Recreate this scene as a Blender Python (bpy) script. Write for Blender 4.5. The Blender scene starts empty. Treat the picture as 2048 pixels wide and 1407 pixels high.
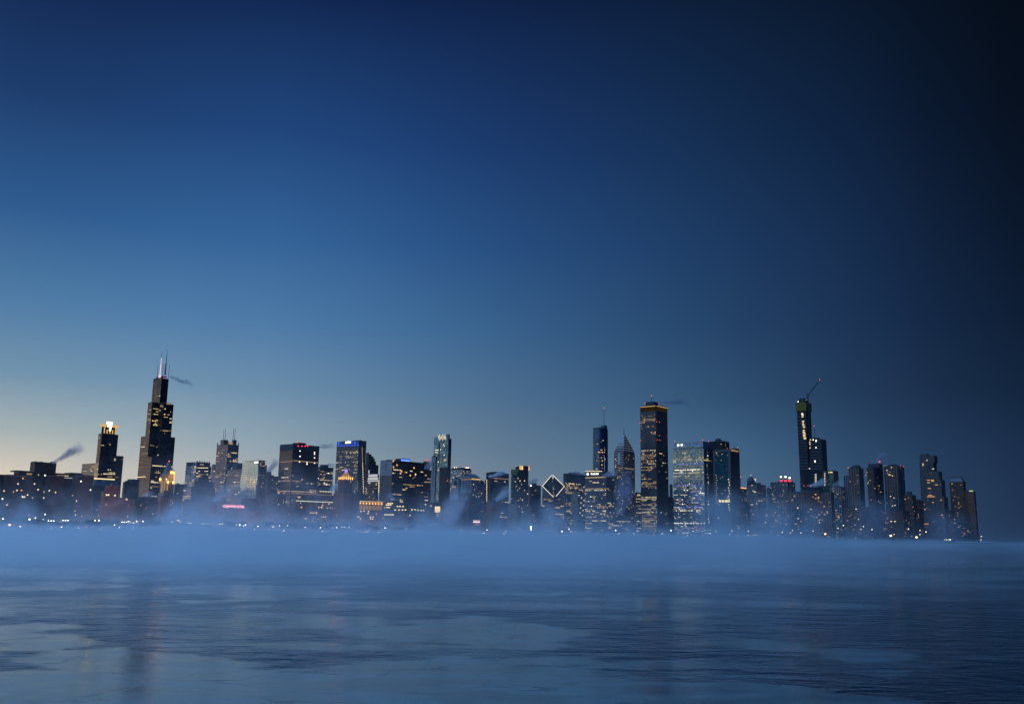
import bpy, math, random
import numpy as np
from mathutils import Vector, Matrix

random.seed(7)
rng = np.random.default_rng(7)
C = bpy.context.scene.collection
R = math.radians
SC = bpy.context.scene

# ------------------------------------------------------------------ camera
CAM_Z = 9.0
PITCH = 10.83
ROLL = 0.016
FPX = 1880.0                      # focal length in pixels of the 2048 px wide photograph
cam_data = bpy.data.cameras.new('camera')
cam_data.sensor_width = 36.0
cam_data.lens = 36.0 * FPX / 2048.0
cam_data.clip_start = 0.5
cam_data.clip_end = 60000.0
cam = bpy.data.objects.new('camera', cam_data)
C.objects.link(cam)
CAM_M = Matrix.Translation((0, 0, CAM_Z)) @ Matrix.Rotation(R(90 + PITCH), 4, 'X') @ Matrix.Rotation(ROLL, 4, 'Z')
cam.matrix_world = CAM_M
SC.camera = cam
CAM_R = CAM_M.to_3x3()

def ray(px, py):
    """World direction through a point measured on the photograph."""
    return CAM_R @ Vector(((px - 1024.0) / FPX, -(py - 703.5) / FPX, -1.0))

def at(px, py, dist):
    """World point seen at that point, at a horizontal range in metres."""
    d = ray(px, py)
    k = dist / math.hypot(d.x, d.y)
    return Vector((d.x * k, d.y * k, CAM_Z + d.z * k))

def on_ground(px, py, z=0.0):
    d = ray(px, py)
    k = (z - CAM_Z) / d.z
    return Vector((d.x * k, d.y * k, z))

# ------------------------------------------------------------------ dusk sky
def lin(c):
    return tuple(((v / 255.0) / 12.92 if v <= 10 else ((v / 255.0 + 0.055) / 1.055) ** 2.4) for v in c)

SKY_EL = [-4, 0, 2.5, 5, 8, 12, 17, 23, 32, 42, 60, 90]
# unseen sky above the frame, brightened by added gain to light the steam
GAIN = {-180: 3.0, -120: 15.0, -75: 18.0, -45: 18.0, -29: 15.0, -15: 10.0, 0: 4.2, 14: 0.9, 22: 0.3, 29: 0.15, 60: 0.1, 110: 0.25, 180: 3.0}
SKY = {   # azimuth from the view axis : colours (sRGB) at those elevations
    -180: [(40, 52, 92), (62, 76, 122), (74, 90, 138), (78, 100, 150), (76, 108, 165), (70, 110, 176), (66, 112, 186), (64, 112, 192), (60, 110, 194), (60, 110, 194), (96, 150, 235), (120, 176, 255)],
    -120: [(120, 95, 80), (225, 170, 120), (190, 165, 135), (140, 150, 156), (112, 138, 160), (88, 126, 160), (72, 112, 160), (62, 104, 160), (56, 96, 156), (56, 96, 156), (112, 168, 226), (120, 176, 255)],
    -75: [(160, 115, 80), (255, 206, 140), (228, 190, 146), (165, 165, 156), (124, 148, 162), (92, 130, 162), (66, 106, 152), (48, 86, 140), (36, 66, 120), (36, 66, 120), (112, 168, 226), (120, 176, 255)],
    -45: [(160, 125, 90), (252, 212, 158), (228, 205, 170), (172, 176, 170), (126, 150, 168), (90, 130, 164), (58, 100, 150), (38, 72, 124), (22, 44, 88), (22, 44, 88), (92, 150, 212), (120, 176, 255)],
    -29: [(169, 151, 123), (242, 216, 177), (222, 208, 186), (164, 177, 179), (114, 147, 172), (79, 123, 165), (47, 91, 143), (30, 61, 109), (11, 24, 60), (11, 24, 60), (72, 128, 196), (120, 176, 255)],
    -15: [(133, 125, 118), (191, 180, 170), (176, 179, 176), (143, 163, 176), (108, 142, 171), (78, 122, 167), (52, 98, 151), (33, 70, 124), (13, 30, 70), (13, 30, 70), (56, 110, 184), (120, 176, 255)],
    0: [(86, 95, 103), (124, 137, 148), (112, 131, 147), (94, 120, 144), (76, 109, 142), (56, 96, 138), (39, 77, 126), (27, 57, 106), (14, 31, 66), (14, 31, 66), (44, 90, 180), (120, 176, 255)],
    14: [(56, 74, 93), (80, 107, 133), (74, 104, 133), (63, 96, 129), (47, 78, 111), (36, 65, 101), (28, 56, 94), (20, 44, 78), (11, 26, 50), (11, 26, 50), (36, 78, 165), (120, 176, 255)],
    22: [(35, 53, 74), (51, 77, 107), (47, 74, 105), (40, 66, 98), (32, 54, 84), (25, 47, 79), (20, 41, 72), (14, 32, 59), (9, 20, 37), (9, 20, 37), (28, 66, 150), (120, 176, 255)],
    29: [(22, 35, 54), (32, 50, 78), (30, 49, 77), (26, 45, 73), (19, 37, 61), (14, 30, 53), (11, 24, 44), (8, 18, 34), (5, 12, 24), (5, 12, 24), (22, 58, 140), (120, 176, 255)],
    60: [(9, 18, 36), (14, 30, 60), (13, 29, 57), (12, 28, 54), (10, 26, 52), (10, 26, 54), (12, 30, 64), (16, 40, 86), (22, 54, 112), (22, 54, 112), (40, 84, 170), (120, 176, 255)],
    110: [(18, 26, 50), (26, 38, 72), (28, 42, 80), (30, 46, 88), (30, 52, 100), (32, 60, 114), (36, 70, 132), (42, 82, 150), (46, 90, 164), (46, 90, 164), (76, 126, 210), (120, 176, 255)],
    180: None,
}
SKY[180] = SKY[-180]
world = bpy.data.worlds.new('World')
SC.world = world
world.use_nodes = True
wt = world.node_tree
wt.nodes.clear()

def nd(t, kind, **kw):
    n = t.nodes.new(kind)
    for k, v in kw.items():
        setattr(n, k, v)
    return n

def mth(t, op, a, b=None, clamp=False):
    n = t.nodes.new('ShaderNodeMath')
    n.operation = op
    n.use_clamp = clamp
    for i, v in enumerate((a, b)):
        if v is None:
            continue
        if isinstance(v, (int, float)):
            n.inputs[i].default_value = v
        else:
            t.links.new(v, n.inputs[i])
    return n.outputs[0]

def mrange(t, v, a, b, c=0.0, d=1.0, interp='LINEAR'):
    n = t.nodes.new('ShaderNodeMapRange')
    n.interpolation_type = interp
    t.links.new(v, n.inputs['Value'])
    for k, x in zip(('From Min', 'From Max', 'To Min', 'To Max'), (a, b, c, d)):
        n.inputs[k].default_value = x
    return n.outputs['Result']

def mixc(t, f, a, b):
    n = t.nodes.new('ShaderNodeMix')
    n.data_type = 'RGBA'
    for s, v in ((0, f), (6, a), (7, b)):
        if isinstance(v, (int, float)):
            n.inputs[s].default_value = v
        elif isinstance(v, tuple):
            n.inputs[s].default_value = (*v[:3], 1.0)
        else:
            t.links.new(v, n.inputs[s])
    return n.outputs[2]

def ramp(t, f, stops, interp='LINEAR'):
    n = t.nodes.new('ShaderNodeValToRGB')
    n.color_ramp.interpolation = interp
    e = n.color_ramp.elements
    while len(e) < len(stops):
        e.new(0.5)
    for el, (p, c) in zip(e, stops):
        el.position = p
        el.color = (*c[:3], 1.0)
    t.links.new(f, n.inputs[0])
    return n.outputs[0]

tc = nd(wt, 'ShaderNodeTexCoord')
sp = nd(wt, 'ShaderNodeSeparateXYZ')
wt.links.new(tc.outputs['Generated'], sp.inputs[0])
el_ = mth(wt, 'ARCSINE', sp.outputs[2])
az_ = mth(wt, 'ARCTAN2', sp.outputs[0], sp.outputs[1])
elp = mrange(wt, el_, R(-4), R(90))
knots = sorted(SKY)
# finer knots in azimuth, interpolated in log colour, so that no band shows
fine = sorted(set(list(range(-60, 61, 5)) + knots))
acc = None
cols = {}
for i, el in enumerate(SKY_EL):
    for ch in range(3):
        ys = np.log(np.array([lin(SKY[k][i])[ch] * (GAIN[k] if i == 10 else 0.8 if i == 11 else 1.0) for k in knots]))
        xs = np.array(knots, float)
        m = np.gradient(ys, xs)
        for a in fine:
            j = min(max(int(np.searchsorted(xs, a) - 1), 0), len(xs) - 2)
            h = xs[j + 1] - xs[j]; s = (a - xs[j]) / h
            v = ((1 + 2 * s) * (1 - s) ** 2 * ys[j] + s * (1 - s) ** 2 * h * m[j] + s * s * (3 - 2 * s) * ys[j + 1] + s * s * (s - 1) * h * m[j + 1])
            cols[(a, i, ch)] = math.exp(v)
for q, a in enumerate(fine):
    st = [((e + 4) / 94.0, tuple(cols[(a, i, ch)] for ch in range(3))) for i, e in enumerate(SKY_EL)]
    rc = ramp(wt, elp, st, 'LINEAR')
    if acc is None:
        acc = rc
    else:
        f = mrange(wt, az_, R(fine[q - 1]), R(a))
        acc = mixc(wt, f, acc, rc)
bg = nd(wt, 'ShaderNodeBackground')
bg.inputs['Strength'].default_value = 1.0
wt.links.new(acc, bg.inputs['Color'])
wo = nd(wt, 'ShaderNodeOutputWorld')
wt.links.new(bg.outputs[0], wo.inputs['Surface'])
world.cycles.sampling_method = 'MANUAL'
world.cycles.sample_map_resolution = 512

# the afterglow of the sun that has just set, low in the south-west (far left)
sun_d = bpy.data.lights.new('afterglow_sun', 'SUN')
sun_d.energy = 0.06
sun_d.angle = R(12)
sun_d.color = (1.0, 0.70, 0.42)
sun = bpy.data.objects.new('afterglow_sun', sun_d)
C.objects.link(sun)
sun.rotation_euler = Vector((math.sin(R(80)), -math.cos(R(80)), -math.tan(R(2.5)))).to_track_quat('-Z', 'Y').to_euler()

vs = SC.view_settings
vs.view_transform = 'Standard'
vs.look = 'None'
vs.exposure = 0.0
vs.gamma = 1.0
vs.use_curve_mapping = False
cy = SC.cycles
cy.max_bounces = 10
cy.diffuse_bounces = 2
cy.glossy_bounces = 3
cy.volume_bounces = 6
cy.transparent_max_bounces = 8
cy.use_denoising = True
try:
    cy.denoiser = 'OPENIMAGEDENOISE'
    cy.denoising_input_passes = 'RGB_ALBEDO_NORMAL'
    cy.denoising_prefilter = 'ACCURATE'
except Exception:
    pass
cy.sample_clamp_indirect = 4.0
cy.caustics_reflective = False
cy.caustics_refractive = False

# ------------------------------------------------------------------ building blocks
def link(o, parent=None):
    C.objects.link(o)
    if parent is not None:
        o.parent = parent
    return o

def tag(o, label=None, cat=None, group=None, kind=None):
    if label: o['label'] = label
    if cat: o['category'] = cat
    if group: o['group'] = group
    if kind: o['kind'] = kind
    return o

def empty(name, loc, rz, label, cat, group=None):
    o = bpy.data.objects.new(name, None)
    o.empty_display_size = 5
    o.location = loc
    o.rotation_euler = (0, 0, rz)
    link(o)
    return tag(o, label, cat, group)

def mat_new(name):
    m = bpy.data.materials.new(name)
    m.use_nodes = True
    m.node_tree.nodes.clear()
    return m, m.node_tree

def finish(m, t, surf, vol=None):
    o = t.nodes.new('ShaderNodeOutputMaterial')
    if surf is not None:
        t.links.new(surf, o.inputs['Surface'])
    if vol is not None:
        t.links.new(vol, o.inputs['Volume'])
    return m
# ------------------------------------------------------------------ water, ice, land
def wnoise(t, vec, scale, detail=2.0, rough=0.5, dist=0.0, dims='3D'):
    n = t.nodes.new('ShaderNodeTexNoise')
    n.noise_dimensions = dims
    n.inputs['Scale'].default_value = scale
    n.inputs['Detail'].default_value = detail
    n.inputs['Roughness'].default_value = rough
    n.inputs['Distortion'].default_value = dist
    t.links.new(vec, n.inputs['Vector'])
    return n.outputs[0]

def wmap(t, vec, scale=(1, 1, 1), rot=0.0):
    n = t.nodes.new('ShaderNodeMapping')
    n.inputs['Scale'].default_value = scale
    n.inputs['Rotation'].default_value = (0, 0, rot)
    t.links.new(vec, n.inputs['Vector'])
    return n.outputs[0]

# ice sheets, outlined on the water plane (outlines measured on the photograph, laid on z = 0)
ICE_PX = [
    [(-120, 1262), (40, 1243), (150, 1248), (188, 1262), (170, 1274), (215, 1280), (222, 1290), (130, 1303), (40, 1300), (-120, 1330)],
    [(-200, 1345), (-60, 1338), (60, 1325), (120, 1302), (230, 1298), (330, 1290), (345, 1300), (320, 1320), (420, 1322), (500, 1340), (640, 1338), (740, 1318), (800, 1312), (900, 1322), (1000, 1322), (1160, 1325), (1220, 1345), (1330, 1352), (1500, 1362), (1640, 1385), (1800, 1420), (1900, 1500), (1000, 1560), (-400, 1560)],
    [(-60, 1208), (60, 1212), (20, 1221), (-60, 1222)],
    [(58, 1227), (105, 1225), (106, 1233), (64, 1234)],
    [(330, 1217), (470, 1217), (560, 1224), (760, 1236), (870, 1246), (960, 1236), (1030, 1236), (1150, 1246), (1260, 1262), (1240, 1276), (1100, 1288), (1000, 1290), (860, 1282), (780, 1270), (700, 1254), (560, 1252), (500, 1232), (440, 1222)],
    [(380, 1170), (520, 1166), (660, 1170), (640, 1184), (640, 1196), (540, 1202), (470, 1198), (400, 1186)],
    [(655, 1203), (720, 1196), (830, 1198), (920, 1208), (985, 1218), (900, 1219), (760, 1212), (690, 1206)],
    [(900, 1186), (1010, 1182), (1160, 1186), (1180, 1192), (1020, 1196)],
    [(1340, 1258), (1400, 1253), (1440, 1260), (1400, 1268)],
    [(1420, 1284), (1520, 1282), (1640, 1290), (1740, 1304), (1840, 1330), (1800, 1345), (1660, 1340), (1600, 1332), (1540, 1318), (1500, 1300)],
    [(1180, 1198), (1260, 1194), (1400, 1204), (1380, 1212), (1260, 1214), (1200, 1206)],
    [(0, 1166), (120, 1164), (300, 1170), (240, 1178), (60, 1178)],
    [(60, 1152), (230, 1150), (330, 1156), (200, 1161)],
    [(1200, 1224), (1350, 1222), (1480, 1232), (1420, 1240), (1270, 1236)],
    [(1500, 1206), (1700, 1208), (1800, 1216), (1640, 1218)],
]
ICE_XY = [np.array([tuple(on_ground(x, y))[:2] for x, y in p]) for p in ICE_PX]

def vnoise(x, y, seed):
    """Smooth value noise on the plane."""
    xi = np.floor(x).astype(np.int64); yi = np.floor(y).astype(np.int64)
    fx = x - xi; fy = y - yi
    fx = fx * fx * (3 - 2 * fx); fy = fy * fy * (3 - 2 * fy)
    def h(a, b):
        n = (a * 374761393 + b * 668265263 + seed * 69069) & 0x7fffffff
        n = ((n ^ (n >> 13)) * 1274126177) & 0x7fffffff
        return ((n ^ (n >> 16)) & 0xffff) / 65535.0
    return (h(xi, yi) * (1 - fx) + h(xi + 1, yi) * fx) * (1 - fy) + (h(xi, yi + 1) * (1 - fx) + h(xi + 1, yi + 1) * fx) * fy

def fbm(x, y, seed, oct=4):
    s = 0; a = 0.5; tot = 0
    for o in range(oct):
        s = s + a * (vnoise(x, y, seed + o) - 0.5); tot += a
        x = x * 2.03 + 11.3; y = y * 2.03 + 4.7; a *= 0.55
    return s / tot

def poly_sd(px, py, poly):
    d2 = np.full(px.shape, 1e18); inside = np.zeros(px.shape, bool)
    n = len(poly)
    for i in range(n):
        ax, ay = poly[i]; bx, by = poly[(i + 1) % n]
        ex, ey = bx - ax, by - ay
        t = np.clip(((px - ax) * ex + (py - ay) * ey) / (ex * ex + ey * ey + 1e-12), 0, 1)
        d2 = np.minimum(d2, (px - ax - t * ex) ** 2 + (py - ay - t * ey) ** 2)
        if abs(ey) > 1e-12:
            c = ((ay > py) != (by > py)) & (px < (ex) * (py - ay) / ey + ax)
            inside ^= c
    d = np.sqrt(d2)
    return np.where(inside, d, -d)

def build_water():
    nr, na = 420, 420
    inv = np.linspace(1 / 26.0, 1 / 900.0, nr)                # rows evenly spaced as seen from above the shore
    rr = np.concatenate([1 / inv, [1600, 4000, 12000, 45000]])
    aa = np.radians(np.concatenate([[-180, -140, -100, -70, -50], np.linspace(-42, 42, na), [50, 70, 100, 140, 180]]))
    A, RR = np.meshgrid(aa, rr)
    X = RR * np.sin(A); Y = RR * np.cos(A)
    u = fbm(X / 13, Y / 7, 3, 6); v = fbm(X / 13 + 50, Y / 7, 13, 6)
    amp = np.clip(RR / 60, 0.6, 4.0)
    Xd = X + u * 11 * amp; Yd = Y + v * 15 * amp
    ice = np.full(X.shape, -1.0)
    for p in ICE_XY:
        sd = poly_sd(Xd, Yd, p)
        w = np.clip(RR / 60, 0.5, 8.0) * 1.7
        ice = np.maximum(ice, np.clip(sd / w, -1, 1))
    # drifting slush and thin skins between the sheets
    skin = fbm(X / 30, Y / 15, 31, 6) * 3.4 - 0.55
    skin = np.where(RR > 95, skin + np.clip((RR - 95) / 400, 0, 0.5), skin)
    ice = np.maximum(ice, np.clip(skin, -1, 0.55))
    ice = ice * 0.5 + 0.5
    nR, nA = X.shape
    co = np.zeros((nR * nA, 3), np.float32); co[:, 0] = X.ravel(); co[:, 1] = Y.ravel()
    idx = np.arange(nR * nA).reshape(nR, nA)
    q = np.stack([idx[:-1, :-1], idx[:-1, 1:], idx[1:, 1:], idx[1:, :-1]], -1).reshape(-1, 4)[:, ::-1]
    me = bpy.data.meshes.new('lake_water')
    me.vertices.add(len(co)); me.vertices.foreach_set('co', co.ravel())
    me.loops.add(q.size); me.loops.foreach_set('vertex_index', q.ravel().astype(np.int32))
    me.polygons.add(len(q)); me.polygons.foreach_set('loop_start', np.arange(0, q.size, 4, dtype=np.int32))
    at_ = me.attributes.new('ice', 'FLOAT', 'POINT'); at_.data.foreach_set('value', ice.ravel().astype(np.float32))
    me.update(calc_edges=True)
    m, t = mat_new('lake_water_and_ice')
    geo = nd(t, 'ShaderNodeNewGeometry')
    pos = geo.outputs['Position']
    att = nd(t, 'ShaderNodeAttribute', attribute_name='ice')
    f1 = wnoise(t, wmap(t, pos, (0.28, 0.75, 1), R(5)), 0.20, 6, 0.68, 0.5)
    f2 = wnoise(t, wmap(t, pos, (0.35, 1.3, 1), R(10)), 0.55, 6, 0.72, 0.8)
    msk0 = mth(t, 'ADD', att.outputs['Fac'], mth(t, 'MULTIPLY', mth(t, 'SUBTRACT', f1, 0.5), 1.1))
    msk0 = mth(t, 'ADD', msk0, mth(t, 'MULTIPLY', mth(t, 'SUBTRACT', f2, 0.5), 0.9))
    msk = mrange(t, msk0, 0.34, 0.72, 0, 1, 'SMOOTHSTEP')
    # open water: short steep ripples
    r1 = wnoise(t, wmap(t, pos, (0.75, 1.25, 1), R(24)), 0.62, 4, 0.6, 0.8)
    r2 = wnoise(t, wmap(t, pos, (0.6, 1.3, 1), R(-14)), 0.22, 3, 0.5, 0.8)
    hgt = mth(t, 'ADD', mth(t, 'MULTIPLY', r1, 0.22), mth(t, 'MULTIPLY', r2, 0.5))
    bw = nd(t, 'ShaderNodeBump'); t.links.new(mrange(t, wnoise(t, wmap(t, pos, (0.6, 0.3, 1), R(8)), 0.06, 3, 0.55, 0.6), 0.38, 0.62, 0.22, 1.0), bw.inputs['Strength']); bw.inputs['Distance'].default_value = 1.5
    t.links.new(hgt, bw.inputs['Height'])
    wat = nd(t, 'ShaderNodeBsdfPrincipled')
    wat.inputs['Base Color'].default_value = (0.004, 0.009, 0.014, 1)
    wat.inputs['Roughness'].default_value = 0.10
    wat.inputs['IOR'].default_value = 1.33
    t.links.new(bw.outputs[0], wat.inputs['Normal'])
    # ice: wind-smoothed, frosted, with darker wet seams and grit
    i1 = wnoise(t, wmap(t, pos, (0.10, 0.30, 1)), 1.0, 5, 0.6)
    i2 = wnoise(t, wmap(t, pos, (0.35, 1.2, 1), R(10)), 1.3, 6, 0.7, 0.5)
    grit = mrange(t, i2, 0.66, 0.72, 0, 0.8, 'SMOOTHSTEP')
    icec = mixc(t, mrange(t, i1, 0.35, 0.65), (0.026, 0.036, 0.038), (0.074, 0.092, 0.094))
    wet = mrange(t, wnoise(t, wmap(t, pos, (0.4, 0.25, 1), R(-6)), 0.35, 6, 0.7, 0.7), 0.50, 0.66, 0, 1, 'SMOOTHSTEP')
    icec = mixc(t, mth(t, 'MULTIPLY', wet, 0.65), icec, (0.012, 0.020, 0.026))
    vor = t.nodes.new('ShaderNodeTexVoronoi'); vor.feature = 'DISTANCE_TO_EDGE'; vor.inputs['Scale'].default_value = 0.16; vor.inputs['Randomness'].default_value = 1.0
    wob = nd(t, 'ShaderNodeVectorMath', operation='ADD'); wsc = nd(t, 'ShaderNodeVectorMath', operation='SCALE'); wsc.inputs['Scale'].default_value = 3.0
    wtx = t.nodes.new('ShaderNodeTexNoise'); wtx.inputs['Scale'].default_value = 0.5; wtx.inputs['Detail'].default_value = 4; t.links.new(pos, wtx.inputs['Vector'])
    t.links.new(wtx.outputs[1], wsc.inputs[0]); t.links.new(wsc.outputs[0], wob.inputs[0]); t.links.new(pos, wob.inputs[1]); t.links.new(wob.outputs[0], vor.inputs['Vector'])
    crack = mth(t, 'MULTIPLY', mrange(t, vor.outputs['Distance'], 0.0, 0.028, 1, 0), mrange(t, wnoise(t, pos, 0.11, 3, 0.6), 0.52, 0.60, 0, 1))
    icec = mixc(t, mth(t, 'MULTIPLY', crack, 0.85), icec, (0.006, 0.009, 0.012))
    icec = mixc(t, mth(t, 'MULTIPLY', grit, 0.7), icec, (0.03, 0.05, 0.06))
    bi = nd(t, 'ShaderNodeBump'); bi.inputs['Strength'].default_value = 0.25; bi.inputs['Distance'].default_value = 0.05
    t.links.new(mth(t, 'SUBTRACT', i2, mth(t, 'MULTIPLY', crack, 1.2)), bi.inputs['Height'])
    iceb = nd(t, 'ShaderNodeBsdfPrincipled')
    t.links.new(icec, iceb.inputs['Base Color'])
    t.links.new(mrange(t, i1, 0.3, 0.7, 0.06, 0.22), iceb.inputs['Roughness'])
    iceb.inputs['IOR'].default_value = 1.36
    t.links.new(bi.outputs[0], iceb.inputs['Normal'])
    mx = nd(t, 'ShaderNodeMixShader')
    t.links.new(msk, mx.inputs[0]); t.links.new(wat.outputs[0], mx.inputs[1]); t.links.new(iceb.outputs[0], mx.inputs[2])
    finish(m, t, mx.outputs[0])
    me.materials.append(m)
    o = link(bpy.data.objects.new('lake_water', me))
    tag(o, 'half frozen lake with pale ice sheets and dark rippled leads', None, None, 'structure')
build_water()

# shore line (range in metres at points across the picture)
SHORE = [(-900, 760), (-300, 880), (0, 960), (250, 1040), (500, 1120), (760, 1220), (1024, 1320), (1300, 1430), (1500, 1560), (1700, 1760), (1850, 1960), (1968, 2150), (1985, 2500), (2000, 3300)]
GROUND_Z = 3.0
def shore_range(px):
    xs = [s[0] for s in SHORE]; ys = [s[1] for s in SHORE]
    return float(np.interp(px, xs, ys))
def horizon_y(px):
    """Photograph row at which the camera's own height is seen."""
    y = 1063.0
    for _ in range(4):
        d = ray(px, y)
        y += d.z / math.hypot(d.x, d.y) * FPX
    return y

def build_land():
    pts = []
    for px, D in SHORE:
        p = at(px, horizon_y(px), D); pts.append((p.x, p.y))
    pts += [(9000, 26000), (-30000, 26000), (-30000, 300)]
    n = len(pts)
    v = [(x, y, GROUND_Z) for x, y in pts] + [(x, y, -1.0) for x, y in pts]
    f = [tuple(range(n))[::-1]] + [(i, (i + 1) % n, n + (i + 1) % n, n + i) for i in range(n)]
    me = bpy.data.meshes.new('ground'); me.from_pydata(v, [], f); me.update()
    m, t = mat_new('snowy_park_ground')
    geo = nd(t, 'ShaderNodeNewGeometry')
    a = wnoise(t, geo.outputs['Position'], 0.012, 5, 0.6)
    c = mixc(t, mrange(t, a, 0.4, 0.6), (0.05, 0.05, 0.05), (0.22, 0.24, 0.27))
    b = nd(t, 'ShaderNodeBsdfPrincipled'); b.inputs['Roughness'].default_value = 0.9
    t.links.new(c, b.inputs['Base Color'])
    me.materials.append(finish(m, t, b.outputs[0]))
    tag(link(bpy.data.objects.new('ground', me)), 'flat snow patched lakefront ground under the city', None, None, 'structure')
build_land()

# ------------------------------------------------------------------ the steam bank over the lake
STEP_RATE = 0.10
def build_steam():
    x0, x1, y0, y1, z0, z1 = -3200, 3200, 70, 2500, 0.05, 110
    v = [(x, y, z) for z in (z0, z1) for y in (y0, y1) for x in (x0, x1)]
    f = [(0, 2, 3, 1), (4, 5, 7, 6), (0, 1, 5, 4), (2, 6, 7, 3), (0, 4, 6, 2), (1, 3, 7, 5)]
    me = bpy.data.meshes.new('haze'); me.from_pydata(v, [], f); me.update()
    m, t = mat_new('lake_steam')
    geo = nd(t, 'ShaderNodeNewGeometry')
    pos = geo.outputs['Position']
    s = nd(t, 'ShaderNodeSeparateXYZ'); t.links.new(pos, s.inputs[0])
    x, y, z = s.outputs
    r = mth(t, 'SQRT', mth(t, 'ADD', mth(t, 'MULTIPLY', x, x), mth(t, 'MULTIPLY', y, y)))
    near = mrange(t, r, 60, 300, 0, 1, 'SMOOTHSTEP')
    n2 = wnoise(t, wmap(t, pos, (1, 0.6, 0.15)), 0.0045, 2, 0.5)
    n3 = wnoise(t, wmap(t, pos, (1, 0.7, 1.0)), 0.019, 5, 0.66, 0.9)
    H = mth(t, 'ADD', mrange(t, n2, 0.32, 0.68, 1.2, 2.1), mrange(t, n3, 0.53, 0.74, 0.0, 6.5, 'SMOOTHSTEP'))
    low = mth(t, 'EXPONENT', mth(t, 'MULTIPLY', mth(t, 'DIVIDE', z, H), -1.0))
    d = mth(t, 'MULTIPLY', mth(t, 'MULTIPLY', low, 0.045), mrange(t, n3, 0.3, 0.7, 0.6, 1.4))
    d = mth(t, 'MULTIPLY', d, near)
    soft = mth(t, 'MULTIPLY', mth(t, 'EXPONENT', mth(t, 'MULTIPLY', z, -1 / 8.5)), mrange(t, n3, 0.36, 0.66, 0.0004, 0.0050))
    d = mth(t, 'ADD', d, mth(t, 'MULTIPLY', soft, mth(t, 'MULTIPLY', mrange(t, r, 250, 800), mrange(t, r, 1500, 2300, 1, 0))))
    far = mth(t, 'MULTIPLY', mrange(t, r, 650, 1000, 0, 1, 'SMOOTHSTEP'), mrange(t, r, 1500, 2100, 1, 0, 'SMOOTHSTEP'))
    hi = mth(t, 'EXPONENT', mth(t, 'MULTIPLY', z, -1 / 25.0))
    w = mth(t, 'MULTIPLY', mrange(t, mth(t, 'ADD', mth(t, 'MULTIPLY', n3, 0.85), mth(t, 'MULTIPLY', n2, 0.45)), 0.665, 0.81, 0, 0.011, 'SMOOTHSTEP'), mth(t, 'MULTIPLY', far, hi))
    d = mth(t, 'ADD', d, w)
    az = mth(t, 'ARCTAN2', x, y)
    thin = mth(t, 'POWER', mrange(t, az, R(4), R(27), 1.0, 0.22), 1.9)          # the bank thins out to the right, to darken it there
    d = mth(t, 'MULTIPLY', d, thin)
    pv = nd(t, 'ShaderNodeVolumePrincipled')
    pv.inputs['Color'].default_value = (0.97, 0.985, 1.0, 1)
    pv.inputs['Anisotropy'].default_value = 0.62
    t.links.new(d, pv.inputs['Density'])
    finish(m, t, None, pv.outputs[0])
    m.cycles.volume_step_rate = STEP_RATE
    me.materials.append(m)
    tag(link(bpy.data.objects.new('haze', me)), 'blue steam bank rising off the freezing lake in front of the city', None, None, 'stuff')
build_steam()
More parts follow.
